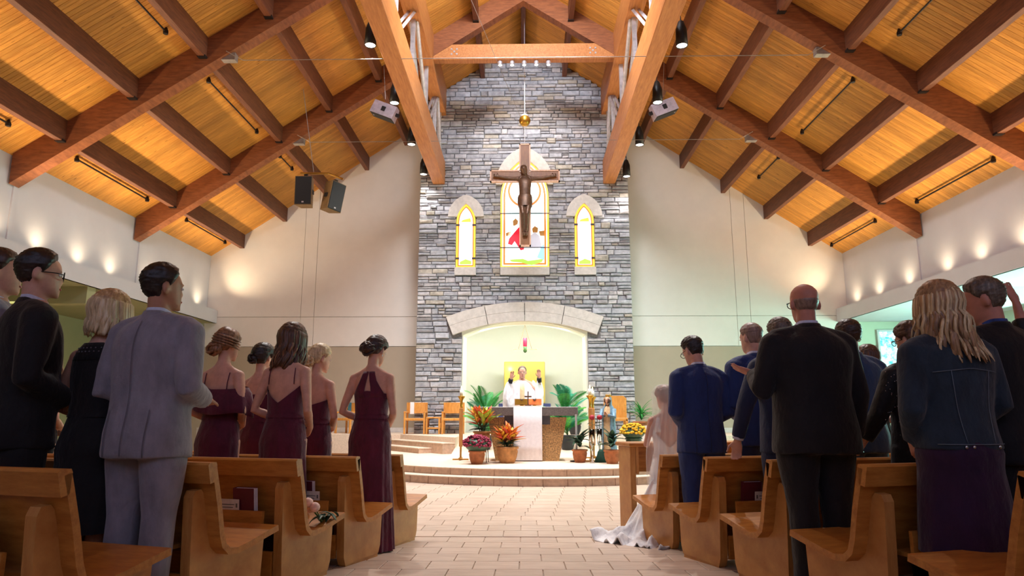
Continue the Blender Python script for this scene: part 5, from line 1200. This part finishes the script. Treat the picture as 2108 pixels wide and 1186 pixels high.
P = build_person('woman with brown hair glimpsed beyond the slate blue suit', (3.18, 6.38), -15, 1.75, 'f', 0, 0, arms={0: 'clasp'}, voxel=.014, eyes=False); bodice(P, 'dress_black', lambda a: 1.38); skirt(P, 'dress_black', 1.06, .3); hair_cap(P, 'hair_brown', zmin_short(.17, .12, .05, .02), lambda a, z: .022); locks(P, 'hair_brown', fall_paths(P, 22, .12, .008, 1, .01, .0, seed=6, out=.026), .016, 'hair_lock')
# woman in black sequinned top with glasses, hand on pew
P = build_person('woman with glasses in black sequinned top, hand resting on the pew back', (2.565, 4.53), -12, 1.65, 'f', -16, 8, bulk=1.18, voxel=.009, arms={-1: ((.30, .03, 1.12), (.40, .16, .86), (.72, .55, -.22), (0, -.15, -1), .12), 1: 'clasp'})
suit(P, 'blouse_black', .013, 26, trousers='dress_black', hem=.84, collar=None, sleeve_end=.62, jacket_name='blouse', width=.90); J = P.jacket; tr = bvh(P, J); rr = np.random.default_rng(4); m = MB()
for i in range(160):
    x, z = rr.uniform(-.30, .12), rr.uniform(.95, 1.44); p = surf(tr, x, z, -1, .003)
    if p: m.ell(p, .0038, .0022, .0038, 5, 3)
o = put(P, m, 'sequins', 'silver', True, J); o['kind'] = 'stuff'
hair_cap(P, 'hair_brown', zmin_short(.172, .13, .085, .03), lambda a, z: .024); bun(P, 'hair_brown', (.0, -.06, .13), .075, 20, 'hair_curls', 11, .014, (1.0, .8, .9)); glasses(P)
sh, e, w, hd, hn, cu = P.arms[-1]; m = MB(); dv = (w - e).normalized(); u = dv.orthogonal().normalized(); v = dv.cross(u); c0 = e.lerp(w, .90); m.tube([c0 + (u * math.cos(a) + v * math.sin(a)) * .031 for a in [2 * PI * j / 20 for j in range(21)]], .004, 6, False); put(P, m, 'bracelet', 'silver')
# woman in denim jacket
P = build_person('woman with long wavy blonde hair in dark denim jacket and plum skirt', (2.115, 3.46), -10, 1.665, 'f', -6, 4, bulk=1.20, voxel=.011, arms={-1: ((.255, -.03, 1.10), (.17, .10, .92), (-.5, .5, -.5), (0, -.8, .2), .4), 1: ((.265, -.03, 1.13), (.15, .14, 1.0), (-.8, .25, -.2), (0, -1, .2), .5)})
suit(P, 'denim', .012, 27, trousers='skirt_plum', hem=.895, collar=None, sleeve_end=.88, jacket_name='denim_jacket', width=.92, shoes=False)
bpy.data.objects.remove(P.trousers); skirt(P, 'skirt_plum', 1.02, .40, rhem=(.26, .17), pleats=7, amp=.035, seed=6); J = P.jacket; tr = bvh(P, J)
strap(P, tr, [(x, .925) for x in np.linspace(-.19, .19, 14)], .0022, 'seam', 'stitch', J); strap(P, tr, [(x, 1.30 - .02 * abs(x) * 5) for x in np.linspace(-.18, .18, 14)], .0018, 'seam', 'stitch', J)
for s in (-1, 1): strap(P, tr, [(s * (.075 + .03 * (z - .93) / .36), z) for z in np.linspace(.93, 1.29, 10)], .0018, 'seam', 'stitch', J)
for x in (-.085, -.045, .10):
    p = surf(tr, x, .912, -1, .005)
    if p: m = MB(); m.ell(p, .009, .004, .009, 10, 5); put(P, m, 'button', 'silver', True, J)
hair_cap(P, 'hair_dirty', zmin_short(.17, .12, .05, .02), lambda a, z: .028); locks(P, 'hair_dirty', fall_paths(P, 40, .27, .014, 2, .035, .035, a0=-.30 * PI, a1=1.22 * PI, seed=15, out=.038, side=.03), .014, 'hair_lock')
locks(P, 'hair_platinum', fall_paths(P, 26, .28, .020, 1, .045, .042, a0=-.30 * PI, a1=1.22 * PI, seed=17, out=.043, side=.03), .009, 'hair_highlight')
shoe(P)
# grey haired man, looking down to the left
P = build_person('grey haired man in black jacket and blue shirt looking down, at the right edge', (2.52, 3.68), -18, 1.75, 'm', -34, 12, skin='skin_ruddy', bulk=1.08, arms={0: 'clasp'}); suit(P, 'suit_black', .014, 28, collar='shirt_blue', width=1.02); hair_cap(P, 'hair_grey', zmin_short(.176, .15, .09, .03), lambda a, z: .012 + .007 * smooth01((z - .1) / .1))
# person beyond the edge raising a hand
P = build_person('person at the right edge of whom only a raised hand shows', (3.12, 3.80), -15, 1.67, 'f', 0, 0, skin='skin_ruddy', voxel=.009, arms={-1: ((.34, .10, 1.50), (.33, .14, 1.735), (.22, .2, 1.0), (0, 1, -.2), .1), 1: 'down'}); suit(P, 'blouse_black', .016, 29, collar=None, jacket_name='blouse', sleeve_end=.55, width=.85); hair_cap(P, 'hair_brown', zmin_short(), lambda a, z: .024)

# ================= priest
P = build_person('priest in white vestment with both hands raised behind the altar', (-.05, 14.95), 180, 1.93, 'm', -4, 6, voxel=.008, z=ZP, arms={-1: ((.33, .16, 1.24), (.33, .30, 1.52), (-.05, .1, 1), (0, 1, .1), .12), 1: ((.30, .16, 1.24), (.21, .30, 1.50), (-.15, .15, 1), (0, 1, .1), .15)})
mb = MB(); mb.loft(tab_rings([(.12, .30, .24, .0), (.6, .27, .22, 0), (1.0, .24, .20, .01), (1.25, .23, .18, .01), (1.38, .19, .14, -.01), (1.44, .13, .10, -.015), (1.475, .08, .075, -.01)], .12, 1.475, 24))
for s in (-1, 1):
    sh, e, w, hd, hn, cu = P.arms[s]; R = []
    for t_, ht, dz in ((0, .16, -.06), (.35, .26, -.16), (.7, .32, -.22), (1.0, .34, -.24)):
        c = sh.lerp(e, t_); R.append([Vector((c.x + .02 * s, c.y + .075 * math.cos(a), c.z + dz + ht * math.sin(a))) for a in [2 * PI * j / 18 for j in range(18)]])
    mb.loft(R); R = []
    for t_, ht, dz in ((0, .36, -.22), (.35, .36, -.24), (.66, .33, -.26), (.86, .26, -.24)):
        c = e.lerp(w, t_); R.append([Vector((c.x + .085 * math.cos(a), c.y + .07 * math.cos(a), c.z + dz + ht * math.sin(a))) for a in [2 * PI * j / 18 for j in range(18)]])
    mb.loft(R)
    m = MB(); m.tube([e.lerp(w, .70), e.lerp(w, .96)], [.05, .045], 14); put(P, m, 'sleeve', 'alb_black')
me = remesh(mb, 'chasuble', 'robe_white', .014, 5); folds(me, .018, 12, 2, 31); me.transform(P.S); J = link('chasuble', me, P.T); tr = bvh(P, J)
grid_patch(P, tr, [(z, -.045, .045) for z in np.linspace(.6, 1.42, 10)], 'stole', 'robe_trim', .008, 4, J, 1)
trs(P, 'alb_black'); shoe(P)
hair_cap(P, 'hair_grey', zmin_short(.19, .15, .09, .03), lambda a, z: .010, jitter=.001)
# ================= bride, kneeling
P = build_person('bride in white gown and long veil kneeling at the oak desk', (1.415, 6.98), -8, 1.62, 'f', -12, 8, kneel=True, z=.20 - .44 * 1.62 / 1.75, voxel=.009, arms={0: ((.215, .04, 1.14), (.12, .26, 1.13), (-.6, .7, .2), (0, -.2, -1), .5)})
bodice(P, 'bridal_white', lambda a: 1.36 - .25 * back_amt(a) ** .8, 1.04, .010); tr = bvh(P)
for s in (-1, 1): grid_patch(P, tr, [(1.27, s * .085, s * .14), (1.33, s * .090, s * .135), (1.39, s * .092, s * .128), (1.42, s * .09, s * .12)], 'shoulder_strap', 'bridal_white', .008, 4)
# skirt over the knees and train on the floor (person local units)
zf = -(.20 - .44 * P.k) / P.k; n = 90; R = []
for i in range(15):
    u = i / 14; z = 1.07 + (zf + .012 - 1.07) * u; rx, ry, cy = interp(P.tab, max(z, .82)); g = max(0, (.95 - z) / .6); rx = rx + .014 + .10 * g; ry = ry + .014 + .14 * g; cy -= .10 * g
    R.append([Vector((rx * (1 + .04 * g * math.sin(9 * a)) * math.cos(a), cy + ry * (1 + .04 * g * math.sin(11 * a + 1)) * math.sin(a), z)) for a in [2 * PI * j / n for j in range(n)]])
m = MB(); m.loft(R, False); put(P, m, 'gown_skirt', 'bridal_white')
# train: a folded sheet sweeping back and left onto the floor
R = []; Lx = Vector((-.18, -.14)); end = Vector((-.66, -.62)); N = 30
for i in range(N + 1):
    u = i / N; c = Vector((-.08, -.12)).lerp(end, u ** .9); zc = zf + .012 + .62 * (1 - smooth01(u / .52)); wd_ = .10 + .24 * smooth01(u / .55) + .10 * u; dr = Vector((.55, -.83)); ring = []
    for j in range(49):
        v = j / 48 * 2 - 1; rip = .030 * math.sin(9 * v + 5 * u) + .022 * math.sin(17 * v - 8 * u + 1) + .012 * math.sin(29 * v + 11 * u); lift = max(0, rip) * (.5 + 1.2 * smooth01(u / .4)) + .05 * math.exp(-((u - .8) / .12) ** 2) * max(0, math.sin(6 * v + 1)); edge = .03 * math.sin(7 * u + 3 * v)
        ring.append(Vector((c.x + dr.x * v * wd_ + edge * u, c.y + dr.y * v * wd_ - .10 * u * (1 - v * v), zc - (.10 * v * v if u < .5 else 0) * (1 - u * 2) + lift)))
    R.append(ring)
m = MB(); m.loft(R, False, False); o = put(P, m, 'train', 'bridal_white'); md = o.modifiers.new('t', 'SOLIDIFY'); md.thickness = .008; md.offset = 1
hair_cap(P, 'hair_auburn', zmin_short(.17, .13, .085, .035), lambda a, z: .022); bun(P, 'hair_auburn', (0, -.10, .10), .055, 12, seed=6)
# veil
R = []; n = 72
for i in range(26):
    u = i / 25; ring = []
    for j in range(n + 1):
        a = -PI / 2 + (j / n - .5) * 2 * (2.15 - .75 * u); f = 1 + .05 * math.sin(16 * a + 2 * math.sin(3 * a)) * (.3 + u)
        if u < .18: p = P.Mh @ (head_pt(a, .222 - .09 * (u / .18) ** 1.5, .042 + .012 * f)); p.z += .03 * (1 - u / .18)
        else:
            q = P.Mh @ head_pt(a, .132, .054); v = (u - .18) / .82; rx = .125 + .115 * smooth01(v * 1.4); ry = .16 + .09 * v; tgt = Vector((rx * f * math.cos(a), -.02 + ry * f * math.sin(a), q.z - .92 * v)); p = q.lerp(tgt, smooth01(v * 2.5)); p.z = q.z - .92 * v
        ring.append(p)
    R.append(ring)
m = MB(); m.loft(R, False, False); put(P, m, 'veil', 'veil')

# ================= bronze figure on the crucifix (part of the crucifix)
def corpus():
    mb = MB(); mb.loft(tab_rings(TM, .80, 1.50, 18, .86, .8))
    for s in (-1, 1):
        sh = Vector((s * .17, 0, 1.40)); e = Vector((s * .40, .02, 1.41)); w = Vector((s * .62, .03, 1.45)); limb(mb, sh, e, w, .05, .042, .034, .024); mb.ell(sh, .055, .055, .055); hand(mb, w, (s, 0, .25), (0, 1, 0), s, .3)
        mb.tube([(0, -.01, 1.47), (s * .09, -.012, 1.44), sh], [.05, .045, .04], 10)
        mb.tube([(s * .085, 0, .88), (s * .075, .05, .68), (s * .05, .10, .50), (s * .045, .03, .28), (s * .03, -.01, .08)], [.088, .078, .055, .05, .034], 12); mb.ell((s * .03, .03, .02), .035, .06, .06)
    Mh = Matrix.Translation((0, .02, 1.50)) @ Matrix.Rotation(-.45, 4, 'X') @ Matrix.Rotation(.2, 4, 'Y') @ Matrix.Translation((0, 0, .01))
    mb.tube([(0, -.01, 1.45), Mh @ Vector((0, 0, .08))], [.055, .05], 12)
    mb.loft([[Mh @ Vector(((rx + .008) * math.cos(2 * PI * j / 20), (yf + yb) / 2 + ((yf - yb) / 2 + .006) * math.sin(2 * PI * j / 20), zz)) for j in range(20)] for zz, rx, yf, yb in HEAD])
    mb.ell((0, .10, .09), .012, .015, .02, 8, 6, Mh)
    me = remesh(mb, 'bronze_figure', 'bronze', .012, 2); S = Matrix.Translation((0, -.06, .30)) @ Matrix.Rotation(PI, 4, 'Z') @ Matrix.Scale(1.13, 4); me.transform(S); F = link('bronze_figure', me, CR)
    m = MB(); m.loft([hring((0, 0, z), rx, ry, 30) for z, rx, ry in ((.98, .16, .115), (.92, .175, .125), (.80, .175, .135), (.70, .165, .14))], False); me = m.mesh('loincloth', 'bronze', True); folds(me, .01, 20, 6, 3); me.transform(S); link('loincloth', me, F)
corpus()
# ================= statue
def statue():
    T = thing('statue', 'painted statue of a crowned woman in a blue cloak, standing on the altar platform', 'statue', (1.66, 13.75, ZP), math.radians(150)); k = Matrix.Scale(.70, 4)
    def pt(mb, name, m): me = mb.mesh(name, m, True); me.transform(Matrix.Translation((0, 0, .06)) @ k); return link(name, me, T)
    mb = MB(); mb.box(-.24, .24, -.22, .22, -.085, .0); pt(mb, 'plinth', 'bronze')
    mb = MB(); n = 60; R = []
    for z, rx, ry, cy in ((0, .20, .19, 0), (.3, .18, .16, 0), (.7, .17, .14, .01), (1.0, .15, .12, .02), (1.2, .155, .12, .02), (1.36, .15, .10, .0), (1.44, .08, .07, 0)): R.append([Vector((rx * (1 + .05 * math.sin(8 * a + 3 * z)) * math.cos(a), cy + ry * (1 + .05 * math.sin(9 * a)) * math.sin(a), z)) for a in [2 * PI * j / n for j in range(n)]])
    mb.loft(R); pt(mb, 'robe', 'paint_cream')
    mb = MB(); R = []
    for z, rx, ry, cy in ((.02, .23, .21, -.02), (.3, .21, .19, -.02), (.7, .20, .17, -.01), (1.0, .19, .15, 0), (1.2, .19, .14, 0), (1.36, .17, .12, -.01), (1.46, .10, .09, -.02), (1.55, .095, .10, -.03), (1.66, .088, .09, -.03), (1.73, .05, .05, -.02)):
        R.append([Vector((rx * (1 + .05 * math.sin(10 * a + 4 * z)) * math.cos(a), cy + ry * (1 + .05 * math.sin(9 * a)) * math.sin(a), z)) for a in [PI / 2 + .55 + (2 * PI - 1.1) * j / n for j in range(n + 1)]])
    mb.loft(R, False, False); o = pt(mb, 'cloak', 'paint_blue'); md = o.modifiers.new('t', 'SOLIDIFY'); md.thickness = .012
    mb = MB(); Mh = Matrix.Translation((0, .0, 1.47)) @ Matrix.Rotation(-.25, 4, 'X')
    mb.loft([[Mh @ Vector((rx * math.cos(2 * PI * j / 20), (yf + yb) / 2 + (yf - yb) / 2 * math.sin(2 * PI * j / 20), zz)) for j in range(20)] for zz, rx, yf, yb in HEAD]); mb.ell((0, .1, .09), .01, .013, .018, 8, 6, Mh); mb.tube([(0, 0, 1.40), (0, 0, 1.54)], .045, 12)
    for s in (-1, 1): hand(mb, Vector((s * .05, .17, 1.18)), (-s * .35, .3, .85), (-s, .2, 0), s, .15, .9)
    me = remesh(mb, 'figure', 'paint_skin', .01, 2); me.transform(Matrix.Translation((0, 0, .06)) @ k); link('figure', me, T)
    mb = MB()
    for s in (-1, 1): mb.tube([(s * .17, 0, 1.34), (s * .21, .06, 1.12), (s * .06, .16, 1.17)], [.065, .06, .045], 12)
    pt(mb, 'sleeves', 'paint_blue')
    mb = MB()
    for s in (-1, 1):
        for q in range(4): mb.tube([Mh @ head_pt(PI / 2 + s * (.7 + .25 * q), .19 - .02 * q, .012), Mh @ head_pt(PI / 2 + s * (.8 + .3 * q), .10, .016), Vector((s * (.06 + .012 * q), .04 - .02 * q, 1.40))], [.018, .02, .012], 6)
    pt(mb, 'hair', 'hair_statue')
    mb = MB(); R = []
    for z, r, zig in ((1.665, .072, 0), (1.71, .080, .0), (1.745, .088, .028), (1.735, .080, .026), (1.69, .070, 0)): R.append([Vector((r * math.cos(a), -.02 + r * math.sin(a), z + zig * (1 if j % 3 == 0 else -.4))) for j, a in enumerate([2 * PI * j / 24 for j in range(24)])])
    mb.loft(R, False); pt(mb, 'crown', 'gold')
statue()
